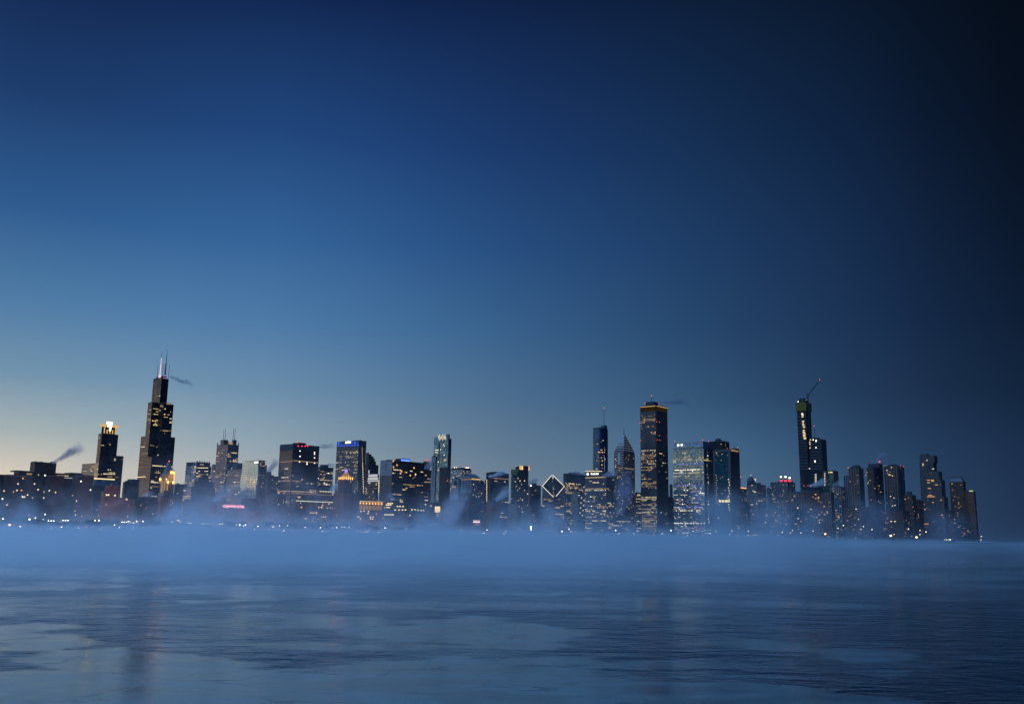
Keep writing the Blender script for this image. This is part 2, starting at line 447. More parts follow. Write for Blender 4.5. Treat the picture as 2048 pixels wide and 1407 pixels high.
# ------------------------------------------------------------------ city materials
MATS = {}
WALL_GAIN = 0.6
def facade(key, wall, glass, bay=3.0, floor=3.8, wf=0.6, hf=0.55, ior=1.55, rough=0.12, wrough=0.7, vary=0.5, wior=1.45, metal=0.0):
    m, t = mat_new(key)
    wall = tuple(c * WALL_GAIN for c in wall)
    uv = nd(t, 'ShaderNodeUVMap', uv_map='uv')
    s = nd(t, 'ShaderNodeSeparateXYZ'); t.links.new(uv.outputs[0], s.inputs[0])
    u = mth(t, 'DIVIDE', s.outputs[0], bay); v = mth(t, 'DIVIDE', s.outputs[1], floor)
    masks = []
    for val, fr in ((u, wf), (v, hf)):
        if fr < 0.999:
            d = mth(t, 'ABSOLUTE', mth(t, 'SUBTRACT', mth(t, 'FRACT', val), 0.5))
            masks.append(mth(t, 'LESS_THAN', d, fr / 2))
    msk = masks[0] if len(masks) == 1 else (mth(t, 'MULTIPLY', *masks) if masks else None)
    cell = nd(t, 'ShaderNodeCombineXYZ')
    t.links.new(mth(t, 'FLOOR', u), cell.inputs[0]); t.links.new(mth(t, 'FLOOR', v), cell.inputs[1])
    wn = nd(t, 'ShaderNodeTexWhiteNoise', noise_dimensions='3D'); t.links.new(cell.outputs[0], wn.inputs['Vector'])
    g = nd(t, 'ShaderNodeBsdfPrincipled')
    k0 = 1 - vary
    t.links.new(mixc(t, wn.outputs[0], tuple(c * k0 for c in glass), tuple(min(c * (1 + vary), 1) for c in glass)), g.inputs['Base Color'])
    t.links.new(mrange(t, wn.outputs[0], 0, 1, rough * 0.6, rough * 1.6), g.inputs['Roughness'])
    g.inputs['IOR'].default_value = ior
    g.inputs['Metallic'].default_value = metal
    # panes never lie quite true: each tilts its own way
    geo = nd(t, 'ShaderNodeNewGeometry')
    tilt = nd(t, 'ShaderNodeVectorMath', operation='SUBTRACT'); t.links.new(wn.outputs[1], tilt.inputs[0]); tilt.inputs[1].default_value = (0.5, 0.5, 0.5)
    tsc = nd(t, 'ShaderNodeVectorMath', operation='SCALE'); t.links.new(tilt.outputs[0], tsc.inputs[0]); tsc.inputs['Scale'].default_value = 0.05
    tad = nd(t, 'ShaderNodeVectorMath', operation='ADD'); t.links.new(geo.outputs['Normal'], tad.inputs[0]); t.links.new(tsc.outputs[0], tad.inputs[1])
    tno = nd(t, 'ShaderNodeVectorMath', operation='NORMALIZE'); t.links.new(tad.outputs[0], tno.inputs[0])
    t.links.new(tno.outputs[0], g.inputs['Normal'])
    if msk is None:
        MATS[key] = finish(m, t, g.outputs[0]); MATS[key]['bay'] = bay; MATS[key]['floor'] = floor; MATS[key]['wf'] = wf; MATS[key]['hf'] = hf
        return m
    w = nd(t, 'ShaderNodeBsdfPrincipled')
    st = wnoise(t, uv.outputs[0], 0.06, 4, 0.6)
    t.links.new(mixc(t, mrange(t, st, 0.3, 0.7), tuple(c * 0.78 for c in wall), tuple(c * 1.15 for c in wall)), w.inputs['Base Color'])
    w.inputs['Roughness'].default_value = wrough
    w.inputs['IOR'].default_value = wior
    mx = nd(t, 'ShaderNodeMixShader'); t.links.new(msk, mx.inputs[0]); t.links.new(w.outputs[0], mx.inputs[1]); t.links.new(g.outputs[0], mx.inputs[2])
    MATS[key] = finish(m, t, mx.outputs[0])
    for k, val in (('bay', bay), ('floor', floor), ('wf', wf), ('hf', hf)):
        m[k] = val
    return m

def plain(key, col, rough=0.7, metal=0.0, ior=1.45):
    m, t = mat_new(key)
    b = nd(t, 'ShaderNodeBsdfPrincipled')
    geo = nd(t, 'ShaderNodeNewGeometry')
    n = wnoise(t, geo.outputs['Position'], 0.15, 4, 0.6)
    t.links.new(mixc(t, mrange(t, n, 0.3, 0.7), tuple(c * 0.75 for c in col), tuple(min(1, c * 1.2) for c in col)), b.inputs['Base Color'])
    b.inputs['Roughness'].default_value = rough; b.inputs['Metallic'].default_value = metal; b.inputs['IOR'].default_value = ior
    MATS[key] = finish(m, t, b.outputs[0]); m['bay'] = 3.0; m['floor'] = 3.8; m['wf'] = 0.7; m['hf'] = 0.5
    return m

def glow(key, col, strength):
    m, t = mat_new(key)
    e = nd(t, 'ShaderNodeEmission'); e.inputs['Color'].default_value = (*col, 1); e.inputs['Strength'].default_value = strength
    MATS[key] = finish(m, t, e.outputs[0])
    m.cycles.emission_sampling = 'NONE'
    return m

facade('black_steel', (0.014, 0.013, 0.013), (0.010, 0.011, 0.014), 4.6, 4.0, 0.90, 0.55, 1.38, 0.10, 0.6)
facade('dark_red_steel', (0.040, 0.016, 0.012), (0.018, 0.013, 0.012), 3.2, 3.9, 0.74, 0.58, 1.7, 0.14, 0.5)
facade('dark_bronze', (0.035, 0.028, 0.024), (0.014, 0.014, 0.016), 3.0, 3.8, 0.72, 0.5, 1.75, 0.12, 0.55)
facade('dark_glass', (0.020, 0.024, 0.030), (0.010, 0.016, 0.024), 3.0, 3.8, 0.88, 0.78, 1.7, 0.08, 0.4)
facade('navy_glass', (0.03, 0.06, 0.09), (0.07, 0.15, 0.26), 2.8, 3.8, 0.92, 0.85, 1.5, 0.06, 0.4, metal=0.9)
facade('legacy_glass', (0.05, 0.10, 0.14), (0.15, 0.32, 0.45), 3.2, 7.6, 0.95, 0.90, 1.5, 0.05, 0.35, metal=0.9)
facade('teal_glass', (0.05, 0.09, 0.10), (0.11, 0.30, 0.33), 3.0, 3.9, 0.92, 0.74, 1.5, 0.06, 0.4, metal=0.9)
facade('steel_blue_glass', (0.16, 0.21, 0.23), (0.30, 0.46, 0.50), 3.0, 3.9, 0.9, 0.7, 1.5, 0.07, 0.4, metal=0.9)
facade('green_glass', (0.05, 0.08, 0.07), (0.10, 0.20, 0.17), 3.0, 3.6, 0.85, 0.7, 1.5, 0.08, 0.4, metal=0.9)
facade('pale_glass', (0.42, 0.42, 0.38), (0.85, 0.84, 0.78), 3.0, 4.4, 0.9, 0.66, 1.5, 0.10, 0.5, metal=0.9)
facade('wave_glass', (0.42, 0.52, 0.45), (0.44, 0.60, 0.55), 2.2, 4.6, 0.78, 0.84, 1.5, 0.22, 0.5, metal=0.85)
facade('tan_stone', (0.26, 0.21, 0.16), (0.02, 0.022, 0.026), 3.2, 3.7, 0.7, 0.48, 1.5, 0.14)
facade('grey_stone', (0.20, 0.19, 0.18), (0.02, 0.022, 0.028), 3.0, 3.8, 0.6, 0.5, 1.5, 0.14)
facade('grey_granite', (0.15, 0.13, 0.125), (0.02, 0.02, 0.025), 3.0, 3.9, 0.62, 0.55, 1.6, 0.12)
facade('white_stone', (0.48, 0.46, 0.42), (0.05, 0.055, 0.06), 3.0, 3.9, 0.8, 0.45, 1.6, 0.14)
facade('aon_granite', (0.155, 0.13, 0.125), (0.012, 0.012, 0.015), 3.0, 3.9, 0.46, 1.0, 1.5, 0.14, 0.6)
facade('concrete_ribs', (0.17, 0.165, 0.165), (0.02, 0.022, 0.028), 6.2, 3.0, 0.72, 1.0, 1.5, 0.14)
facade('light_ribs', (0.30, 0.29, 0.28), (0.03, 0.035, 0.04), 5.0, 3.2, 0.6, 1.0, 1.5, 0.14)
facade('dark_bands', (0.035, 0.035, 0.038), (0.012, 0.014, 0.018), 4.0, 3.1, 1.0, 0.55, 1.6, 0.12)
facade('tan_bands', (0.20, 0.16, 0.13), (0.018, 0.018, 0.02), 4.0, 3.9, 1.0, 0.5, 1.5, 0.14)
facade('brown_brick', (0.14, 0.062, 0.040), (0.014, 0.013, 0.014), 3.6, 3.5, 0.42, 0.52, 1.4, 0.2, 0.9, wior=1.3)
facade('red_brick', (0.36, 0.115, 0.065), (0.028, 0.018, 0.016), 3.4, 3.6, 0.42, 0.5, 1.4, 0.2, 0.9, wior=1.3)
facade('dark_brick', (0.085, 0.038, 0.026), (0.012, 0.012, 0.013), 3.4, 3.6, 0.42, 0.5, 1.4, 0.2, 0.9, wior=1.3)
facade('open_slabs', (0.07, 0.075, 0.085), (0.006, 0.006, 0.008), 9.0, 3.9, 0.97, 0.66, 1.3, 0.5, 0.9)
plain('roof_dark', (0.045, 0.045, 0.048), 0.9)
plain('roof_slate', (0.05, 0.075, 0.085), 0.5)
plain('stone_trim', (0.24, 0.20, 0.16), 0.8)
plain('metal_dark', (0.05, 0.05, 0.055), 0.5, 0.6)
plain('metal_light', (0.55, 0.55, 0.56), 0.4, 0.5)
plain('yellow_panel', (0.13, 0.095, 0.010), 0.8)
plain('white_metal', (0.65, 0.65, 0.63), 0.5)
plain('bark', (0.035, 0.028, 0.024), 0.95)
plain('snow_ice', (0.80, 0.80, 0.74), 0.6)
for k, c, s in (('lit_warm_dim', (1.0, 0.62, 0.28), 0.30), ('lit_warm', (1.0, 0.66, 0.30), 0.62), ('lit_warm_bright', (1.0, 0.74, 0.36), 1.4),
                ('lit_white', (1.0, 0.88, 0.62), 0.95), ('lit_white_bright', (1.0, 0.93, 0.76), 2.4), ('lit_orange', (1.0, 0.42, 0.12), 1.3),
                ('lamp_warm', (1.0, 0.74, 0.42), 12.0), ('lamp_white', (1.0, 0.97, 0.88), 10.0), ('lamp_orange', (1.0, 0.45, 0.16), 9.0), ('lamp_red', (1.0, 0.10, 0.09), 1.8),
                ('lamp_teal', (0.2, 1.0, 0.8), 4.0), ('neon_red', (1.0, 0.03, 0.06), 2.0), ('neon_pink', (1.0, 0.42, 0.5), 3.0), ('blue_glow', (0.03, 0.10, 1.0), 1.5), ('blue_dim', (0.04, 0.12, 0.8), 0.5),
                ('sign_white', (1.0, 0.96, 0.88), 2.6), ('crown_gold', (1.0, 0.86, 0.44), 5.5), ('rim_gold', (1.0, 0.60, 0.20), 0.7), ('gold_dim', (1.0, 0.55, 0.15), 0.42),
                ('fire_orange', (1.0, 0.42, 0.07), 2.6), ('violet_beacon', (0.22, 0.10, 1.0), 3.0), ('antenna_pink', (1.0, 0.66, 0.86), 0.9), ('antenna_violet', (0.75, 0.45, 1.0), 0.45),
                ('diamond_edge', (1.0, 0.86, 0.64), 1.5), ('green_white', (0.85, 1.0, 0.62), 1.2), ('white_glow', (0.9, 0.93, 1.0), 0.55), ('yellow_lobby', (1.0, 0.82, 0.34), 1.3)):
    glow(k, c, s)
LIT_SETS = {'warm': (('lit_warm_dim', 5), ('lit_warm', 5), ('lit_warm_bright', 2), ('lit_white', 1.2)),
            'mixed': (('lit_warm_dim', 4), ('lit_warm', 4), ('lit_white', 2.5), ('lit_warm_bright', 1.5), ('lit_white_bright', 0.4)),
            'white': (('lit_white', 4), ('lit_warm', 2), ('lit_warm_dim', 2), ('lit_white_bright', 1)),
            'home': (('lit_warm_dim', 5), ('lit_warm', 4), ('lit_warm_bright', 1.6), ('lit_orange', 0.9), ('lit_white', 0.8)),
            'dim': (('lit_warm_dim', 6), ('lit_warm', 3), ('lit_warm_bright', 0.7), ('lit_orange', 0.5))}

# ------------------------------------------------------------------ buildings
GRID = -R(39.5)                    # the street grid, seen from the camera's heading
LANDMARKS = []                     # (picture column, short description) for naming the small things below them
MAX_SINGLE = 100
N_PARTS = 0

class Building:
    """A thing: an Empty at the base; local x runs east, y runs north, the origin is the near (south-east) corner."""
    def __init__(self, name, label, xl, xc, xr, yref, dist, short=None, cat='building', rot=GRID, group=None):
        self.px = (xl, xr)
        p = at(xc, yref, dist)
        self.c = (p.x, p.y)
        self.rot = rot
        self.ex = (math.cos(rot), math.sin(rot)); self.ey = (-math.sin(rot), math.cos(rot))
        self.yref = yref
        self.w = -self.lx(xl, yref) if xl is not None else 30.0     # along the south face
        self.d = self.ly(xr, yref) if xr is not None else self.w    # along the east face
        self.off = (self.w / 2, -self.d / 2)
        ox, oy = self.world(-self.w / 2, self.d / 2)
        self.e = empty(name, (ox, oy, GROUND_Z), rot, label, cat, group)
        self.quads = []
        if short: LANDMARKS.append(((xl + xr) / 2, short))
    def world(self, x, y):
        return (self.c[0] + self.ex[0] * x + self.ey[0] * y, self.c[1] + self.ex[1] * x + self.ey[1] * y)
    def lx(self, px, py, y=0.0):
        """local x where the column meets the plane at local y (parallel to the south face)"""
        d = ray(px, py); o = self.world(0, y)
        # o + ex*s = k*(d.x, d.y)
        det = -self.ex[0] * d.y + self.ex[1] * d.x
        return (o[0] * d.y - o[1] * d.x) / det
    def ly(self, px, py, x=0.0):
        d = ray(px, py); o = self.world(x, 0)
        det = -self.ey[0] * d.y + self.ey[1] * d.x
        return (o[0] * d.y - o[1] * d.x) / det
    def z(self, py, x=0.0, y=0.0, px=None):
        wx, wy = self.world(x, y)
        if px is None:                      # find the column of that point
            px = 1024 + FPX * wx / wy
            for _ in range(3):
                d = ray(px, py); h = wx / wy
                px += (h - d.x / d.y) * FPX * 0.98
        d = ray(px, py)
        return CAM_Z + d.z * math.hypot(wx, wy) / math.hypot(d.x, d.y)
    def mesh(self, name, verts, faces, mats, fm=None, uvs=None, parent=None, smooth=False):
        me = bpy.data.meshes.new(name)
        ox, oy = self.off
        me.from_pydata([(x + ox, y + oy, z - GROUND_Z) for x, y, z in verts], [], faces)
        for m in mats: me.materials.append(MATS[m])
        if fm: me.polygons.foreach_set('material_index', fm)
        if uvs:
            l = me.uv_layers.new(name='uv')
            l.data.foreach_set('uv', np.array([c for f in uvs for uvp in f for c in uvp], np.float32))
        if smooth:
            me.polygons.foreach_set('use_smooth', [True] * len(me.polygons))
        me.update()
        return link(bpy.data.objects.new(name, me), parent or self.e)
    def prism(self, name, poly, z0, z1, mat, lit=None, roof='roof_dark', parent=None, tops=None, smooth=False, parapet=True):
        """walls over a counter-clockwise outline, level or cut on a slope (tops = a height per corner)"""
        n = len(poly)
        tops = tops or [z1] * n
        v = [(x, y, z0) for x, y in poly] + [(x, y, t) for (x, y), t in zip(poly, tops)]
        f, uv, fm = [], [], []
        u = 0.0
        for i in range(n):
            j = (i + 1) % n
            L = math.dist(poly[i], poly[j])
            f.append((i, j, n + j, n + i)); fm.append(0)
            uv.append(((u, z0), (u + L, z0), (u + L, tops[j]), (u, tops[i])))
            if lit: self.light_wall(poly[i], poly[j], z0, min(tops[i], tops[j]), mat, lit, u)
            u += L
        f.append(tuple(range(n, 2 * n))); fm.append(1); uv.append([(x, y) for x, y in poly])
        f.append(tuple(range(n))[::-1]); fm.append(1); uv.append([(x, y) for x, y in poly][::-1])
        return self.mesh(name, v, f, [mat, roof], fm, uv, parent, smooth)
    def box(self, name, x0, x1, y0, y1, z0, z1, mat, lit=None, roof='roof_dark', parent=None):
        return self.prism(name, [(x0, y0), (x1, y0), (x1, y1), (x0, y1)], z0, z1, mat, lit, roof, parent)
    def shaft(self, ytop, mat, lit=None, z0=None, name='shaft', inset=0.0, roof='roof_dark'):
        z1 = self.z(ytop)
        o = self.box(name, -self.w + inset, -inset, inset, self.d - inset, GROUND_Z if z0 is None else z0, z1, mat, lit, roof)
        self.top = z1
        if name == 'shaft':
            # parapet: a low rim standing on the roof edge
            k = 0.5; h = 1.3; x0, x1, y0, y1 = -self.w + .2, -.2, .2, self.d - .2
            v = []; f = []
            for (a, b_, c, d_) in ((x0, x1, y0, y0 + k), (x0, x1, y1 - k, y1), (x0, x0 + k, y0 + k, y1 - k), (x1 - k, x1, y0 + k, y1 - k)):
                q = len(v)
                v += [(x, y, z) for z in (z1 + .003, z1 + h) for (x, y) in ((a, c), (b_, c), (b_, d_), (a, d_))]
                f += [(q, q + 1, q + 5, q + 4), (q + 1, q + 2, q + 6, q + 5), (q + 2, q + 3, q + 7, q + 6), (q + 3, q, q + 4, q + 7), (q + 4, q + 5, q + 6, q + 7)]
            self.mesh('parapet', v, f, ['roof_dark'])
            rr = random.Random(int(self.yref * 7 + self.w * 13))
            for _ in range(rr.choice((1, 2, 2, 3))):
                sx = rr.uniform(.07, .18) * self.w; sy = rr.uniform(.07, .18) * self.d
                cx = -self.w * rr.uniform(.22, .78); cy_ = self.d * rr.uniform(.22, .78)
                self.box('roof_unit', cx - sx, cx + sx, cy_ - sy, cy_ + sy, z1 + .002, z1 + rr.uniform(1.8, 4.6), rr.choice(['metal_dark', 'roof_dark', 'roof_dark']))
            if rr.random() < .45:
                cx = -self.w * rr.uniform(.2, .8); cy_ = self.d * rr.uniform(.2, .8); h_ = rr.uniform(6, 13)
                self.box('roof_mast', cx - .22, cx + .22, cy_ - .22, cy_ + .22, z1 + .002, z1 + h_, 'metal_dark')
        return o
    def roofbox(self, pxl, pxr, ytop, z0=None, mat='roof_dark', name='penthouse', lit=None, dx=0.5, parent=None):
        """a block standing on the roof between two columns of the picture"""
        z0 = self.top + .002 if z0 is None else z0
        x, y = -self.w * 0.5, self.d * 0.5
        wx, wy = self.world(x, y)
        p0 = at(pxl, ytop, math.hypot(wx, wy)); p1 = at(pxr, ytop, math.hypot(wx, wy))
        W = math.dist(p0[:2], p1[:2])
        mid = ((p0.x + p1.x) / 2 - self.c[0], (p0.y + p1.y) / 2 - self.c[1])
        lx = mid[0] * self.ex[0] + mid[1] * self.ex[1]; ly = mid[0] * self.ey[0] + mid[1] * self.ey[1]
        vd = ((p0.x + p1.x) / 2, (p0.y + p1.y) / 2); L = math.hypot(*vd)
        cs = abs((vd[0] * self.ey[0] + vd[1] * self.ey[1]) / L); ce = abs((vd[0] * self.ex[0] + vd[1] * self.ex[1]) / L)
        s = W / (cs + ce) / 2
        z1 = p0.z * .5 + p1.z * .5
        return self.box(name, lx - s, lx + s, ly - s, ly + s, z0, max(z1, z0 + .5), mat, lit, parent=parent)
    def local_at(self, px, py, dist=None):
        if dist is None:
            wx, wy = self.world(-self.w / 2, self.d / 2); dist = math.hypot(wx, wy)
        p = at(px, py, dist)
        m = (p.x - self.c[0], p.y - self.c[1])
        return (m[0] * self.ex[0] + m[1] * self.ex[1], m[0] * self.ey[0] + m[1] * self.ey[1], p.z)
    def mast(self, px, ybase, ytop, r=0.8, mat='metal_dark', name='antenna', dist=None, z0=None, tip=None, parent=None, n=6, taper=0.35):
        x, y, zb = self.local_at(px, ybase, dist)
        zt = self.local_at(px, ytop, dist)[2]
        zb = z0 if z0 is not None else zb
        v, f = [], []
        hs = [(zb, r), (zb + (zt - zb) * .55, r * (1 + taper) / 2), (zt, r * taper)]
        for k, (zz, rr) in enumerate(hs):
            v += [(x + rr * math.cos(2 * math.pi * i / n), y + rr * math.sin(2 * math.pi * i / n), zz) for i in range(n)]
        for k in range(2):
            f += [(k * n + i, k * n + (i + 1) % n, (k + 1) * n + (i + 1) % n, (k + 1) * n + i) for i in range(n)]
        f.append(tuple(range(2 * n, 3 * n)))
        o = self.mesh(name, v, f, [mat], None, None, parent)
        if tip: self.ball(x, y, zt + .6, 1.3, tip, 'beacon', o)
        return o
    def ball(self, x, y, z, r, mat, name='beacon', parent=None, n=8, squash=1.0):
        v = [(x, y, z - r * squash)]; f = []
        for k in range(1, 4):
            a = -math.pi / 2 + math.pi * k / 4
            v += [(x + r * math.cos(a) * math.cos(2 * math.pi * i / n), y + r * math.cos(a) * math.sin(2 * math.pi * i / n), z + r * squash * math.sin(a)) for i in range(n)]
        v.append((x, y, z + r * squash))
        f += [(0, 1 + (i + 1) % n, 1 + i) for i in range(n)]
        for k in range(2):
            f += [(1 + k * n + i, 1 + k * n + (i + 1) % n, 1 + (k + 1) * n + (i + 1) % n, 1 + (k + 1) * n + i) for i in range(n)]
        f += [(len(v) - 1, 1 + 2 * n + i, 1 + 2 * n + (i + 1) % n) for i in range(n)]
        return self.mesh(name, v, f, [mat], None, None, parent)
    def beacon(self, px, py, mat='lamp_red', r=1.3, dist=None, parent=None, name='beacon'):
        x, y, z = self.local_at(px, py, dist)
        return self.ball(x, y, z, r, mat, name, parent)
    def quad(self, name, a, b, z0, z1, mat, out=0.12, thick=0.1, parent=None):
        """a thin slab fixed on a wall between two ground points, standing proud of it"""
        dx, dy = b[0] - a[0], b[1] - a[1]; L = math.hypot(dx, dy)
        nx, ny = dy / L, -dx / L
        P = [(a[0] + nx * .01, a[1] + ny * .01), (a[0] + nx * (out + thick), a[1] + ny * (out + thick)), (b[0] + nx * (out + thick), b[1] + ny * (out + thick)), (b[0] + nx * .01, b[1] + ny * .01)]
        v = [(x, y, z) for z in (z0, z1) for x, y in P]
        f = [(0, 1, 5, 4), (1, 2, 6, 5), (2, 3, 7, 6), (3, 0, 4, 7), (4, 5, 6, 7), (3, 2, 1, 0)]
        return self.mesh(name, v, f, [mat], None, None, parent)
    def on_s(self, name, xl, xr, yt, yb, mat, y=0.0, **k):
        """slab on the south face between columns and rows of the picture"""
        ym = (yt + yb) / 2
        a, b = self.lx(xl, ym, y), self.lx(xr, ym, y); m = (a + b) / 2
        return self.quad(name, (a, y), (b, y), self.z(yb, m, y), self.z(yt, m, y), mat, **k)
    def on_e(self, name, xl, xr, yt, yb, mat, x=0.0, **k):
        ym = (yt + yb) / 2
        a, b = self.ly(xl, ym, x), self.ly(xr, ym, x); m = (a + b) / 2
        return self.quad(name, (x, a), (x, b), self.z(yb, x, m), self.z(yt, x, m), mat, **k)
    def light_wall(self, a, b, z0, z1, mat, lit, u0=0.0):
        """decide which windows of a wall are lit"""
        m = MATS[mat]
        bay, floor = m['bay'], m['floor']
        wx, wy = self.world((a[0] + b[0]) / 2, (a[1] + b[1]) / 2)
        dx, dy = b[0] - a[0], b[1] - a[1]; L = math.hypot(dx, dy)
        if L < bay: return
        nx, ny = dy / L, -dx / L
        wnx, wny = self.ex[0] * nx + self.ey[0] * ny, self.ex[1] * nx + self.ey[1] * ny
        if -(wnx * wx + wny * wy) / math.hypot(wx, wy) < 0.08: return
        south = abs(ny) > abs(nx)
        p = lit.get('s', lit.get('p', .1)) if south else lit.get('e', lit.get('p', .1))
        if p <= 0: return
        style = lit.get('style', 'office')
        names, wts = zip(*LIT_SETS[lit.get('set', 'warm')])
        wts = np.array(wts) / sum(wts)
        nb = int((L - 0.8) // bay)
        start = math.ceil(u0 / bay) * bay - u0 if m.get('wf', 1) < .999 else 0.3
        nb = int((L - start) // bay)
        f0 = math.ceil((z0 + 1) / floor); f1 = int((z1 - 1) // floor)
        bands = lit.get('bands')
        wf = min(m['wf'], lit.get('wf', .8)) ; hf = min(m['hf'], lit.get('hf', .55))
        for fl in range(f0, f1):
            zc = (fl + .5) * floor
            pf = p
            if bands:
                fr = (zc - GROUND_Z) / max(1, (self.top if hasattr(self, 'top') else z1) - GROUND_Z)
                for (b0, b1, mul) in bands:
                    if b0 <= fr <= b1: pf *= mul
            if style == 'office':
                pf = min(.92, pf * rng.lognormal(-.25, .75))
                lev = rng.choice(len(names), p=wts)
                on = rng.random() < pf
                sw = lit.get('run', .35)
                for k in range(nb):
                    if rng.random() < sw: on = rng.random() < pf
                    if on:
                        q = lev if rng.random() < .6 else rng.choice(len(names), p=wts)
                        self.quads.append((a, dx / L, dy / L, nx, ny, start + (k + .5) * bay, zc, bay * wf, floor * hf, names[q]))
            else:
                for k in range(nb):
                    if rng.random() < pf:
                        q = rng.choice(len(names), p=wts)
                        w_ = bay * wf * (1 if rng.random() < .7 else .6)
                        self.quads.append((a, dx / L, dy / L, nx, ny, start + (k + .5) * bay, zc, w_, floor * hf, names[q]))
    def window(self, px, py, w=2.6, h=2.2, mat='lit_warm_bright', face='e', off=0.0):
        """one lit window placed by eye"""
        if face == 'e':
            y = self.ly(px, py, off); self.quads.append(((off, 0), 0, 1, 1, 0, y, self.z(py, off, y), w, h, mat))
        else:
            x = self.lx(px, py, off); self.quads.append(((0, off), 1, 0, 0, -1, x, self.z(py, x, off), w, h, mat))
    def done(self):
        """lit windows become parts: the first hundred each an object, any more one mass"""
        global N_PARTS
        qs = self.quads
        if not qs: return self
        order = sorted(range(len(qs)), key=lambda i: -(qs[i][7] * qs[i][8] * MAT_LEVEL.get(qs[i][9], 1)))
        single = order[:MAX_SINGLE]; rest = order[MAX_SINGLE:]
        unit = {}
        ox, oy = self.off
        for i in single:
            a, tx, ty, nx, ny, u, z, w, h, mat = qs[i]
            key = mat
            if key not in unit:
                me = bpy.data.meshes.new('lit_window')
                me.from_pydata([(-.5, -.09, -.5), (.5, -.09, -.5), (.5, -.09, .5), (-.5, -.09, .5), (-.5, -.02, -.5), (.5, -.02, -.5), (.5, -.02, .5), (-.5, -.02, .5)], [],
                               [(0, 1, 2, 3), (0, 4, 5, 1), (1, 5, 6, 2), (2, 6, 7, 3), (3, 7, 4, 0)])
                me.materials.append(MATS[mat]); me.update(); unit[key] = me
            o = bpy.data.objects.new('lit_window', unit[key])
            o.location = (a[0] + tx * u + ox, a[1] + ty * u + oy, z - GROUND_Z)
            o.rotation_euler = (0, 0, math.atan2(ty, tx))
            o.scale = (w, 1, h)
            link(o, self.e); N_PARTS += 1
        if rest:
            v, f, fm, mats = [], [], [], []
            for i in rest:
                a, tx, ty, nx, ny, u, z, w, h, mat = qs[i]
                if mat not in mats: mats.append(mat)
                q = len(v)
                for su, sz in ((-.5, -.5), (.5, -.5), (.5, .5), (-.5, .5)):
                    v.append((a[0] + tx * (u + su * w) + nx * .09, a[1] + ty * (u + su * w) + ny * .09, z + sz * h))
                f.append((q, q + 1, q + 2, q + 3)); fm.append(mats.index(mat))
            tag(self.mesh('lit_windows', v, f, mats, fm), kind='stuff')
        return self
    def text(self, s, name, a, b, z, size, mat, parent=None):
        """lettering standing on a wall from ground point a to b (local), centred"""
        cu = bpy.data.curves.new(name, 'FONT'); cu.body = s; cu.size = size; cu.extrude = .15; cu.align_x = 'CENTER'; cu.align_y = 'CENTER'; cu.offset = size * 0.03
        cu.materials.append(MATS[mat])
        tmp = bpy.data.objects.new('lettering_curve', cu); C.objects.link(tmp)
        bpy.context.view_layer.update()
        me = bpy.data.meshes.new_from_object(tmp.evaluated_get(bpy.context.evaluated_depsgraph_get())); bpy.data.objects.remove(tmp)
        me.name = name
        if not me.materials: me.materials.append(MATS[mat])
        o = bpy.data.objects.new(name, me)
        dx, dy = b[0] - a[0], b[1] - a[1]; L = math.hypot(dx, dy)
        nx, ny = dy / L, -dx / L
        M = Matrix(((dx / L, 0, nx, 0), (dy / L, 0, ny, 0), (0, 1, 0, 0), (0, 0, 0, 1)))
        M.translation = ((a[0] + b[0]) / 2 + nx * .6 + self.off[0], (a[1] + b[1]) / 2 + ny * .6 + self.off[1], z - GROUND_Z)
        if parent is not None and parent is not self.e:
            o.matrix_local = M
            link(o, parent)
        else:
            link(o, self.e); o.matrix_local = M
        return o
MAT_LEVEL = {'lit_warm_dim': .4, 'lit_warm': 1, 'lit_warm_bright': 2, 'lit_white': 1.5, 'lit_white_bright': 3, 'lit_orange': 1.2}

def simple(name, label, xl, xc, xr, ytop, dist, mat, lit=None, short=None, cat='building', roof=None, group=None):
    """a plain slab: shaft, parapet and the roof blocks given as (xl, xr, ytop)"""
    b = Building(name, label, xl, xc, xr, ytop, dist, short, cat, group=group)
    b.shaft(ytop, mat, lit)
    for rb in roof or ():
        b.roofbox(*rb)
    return b
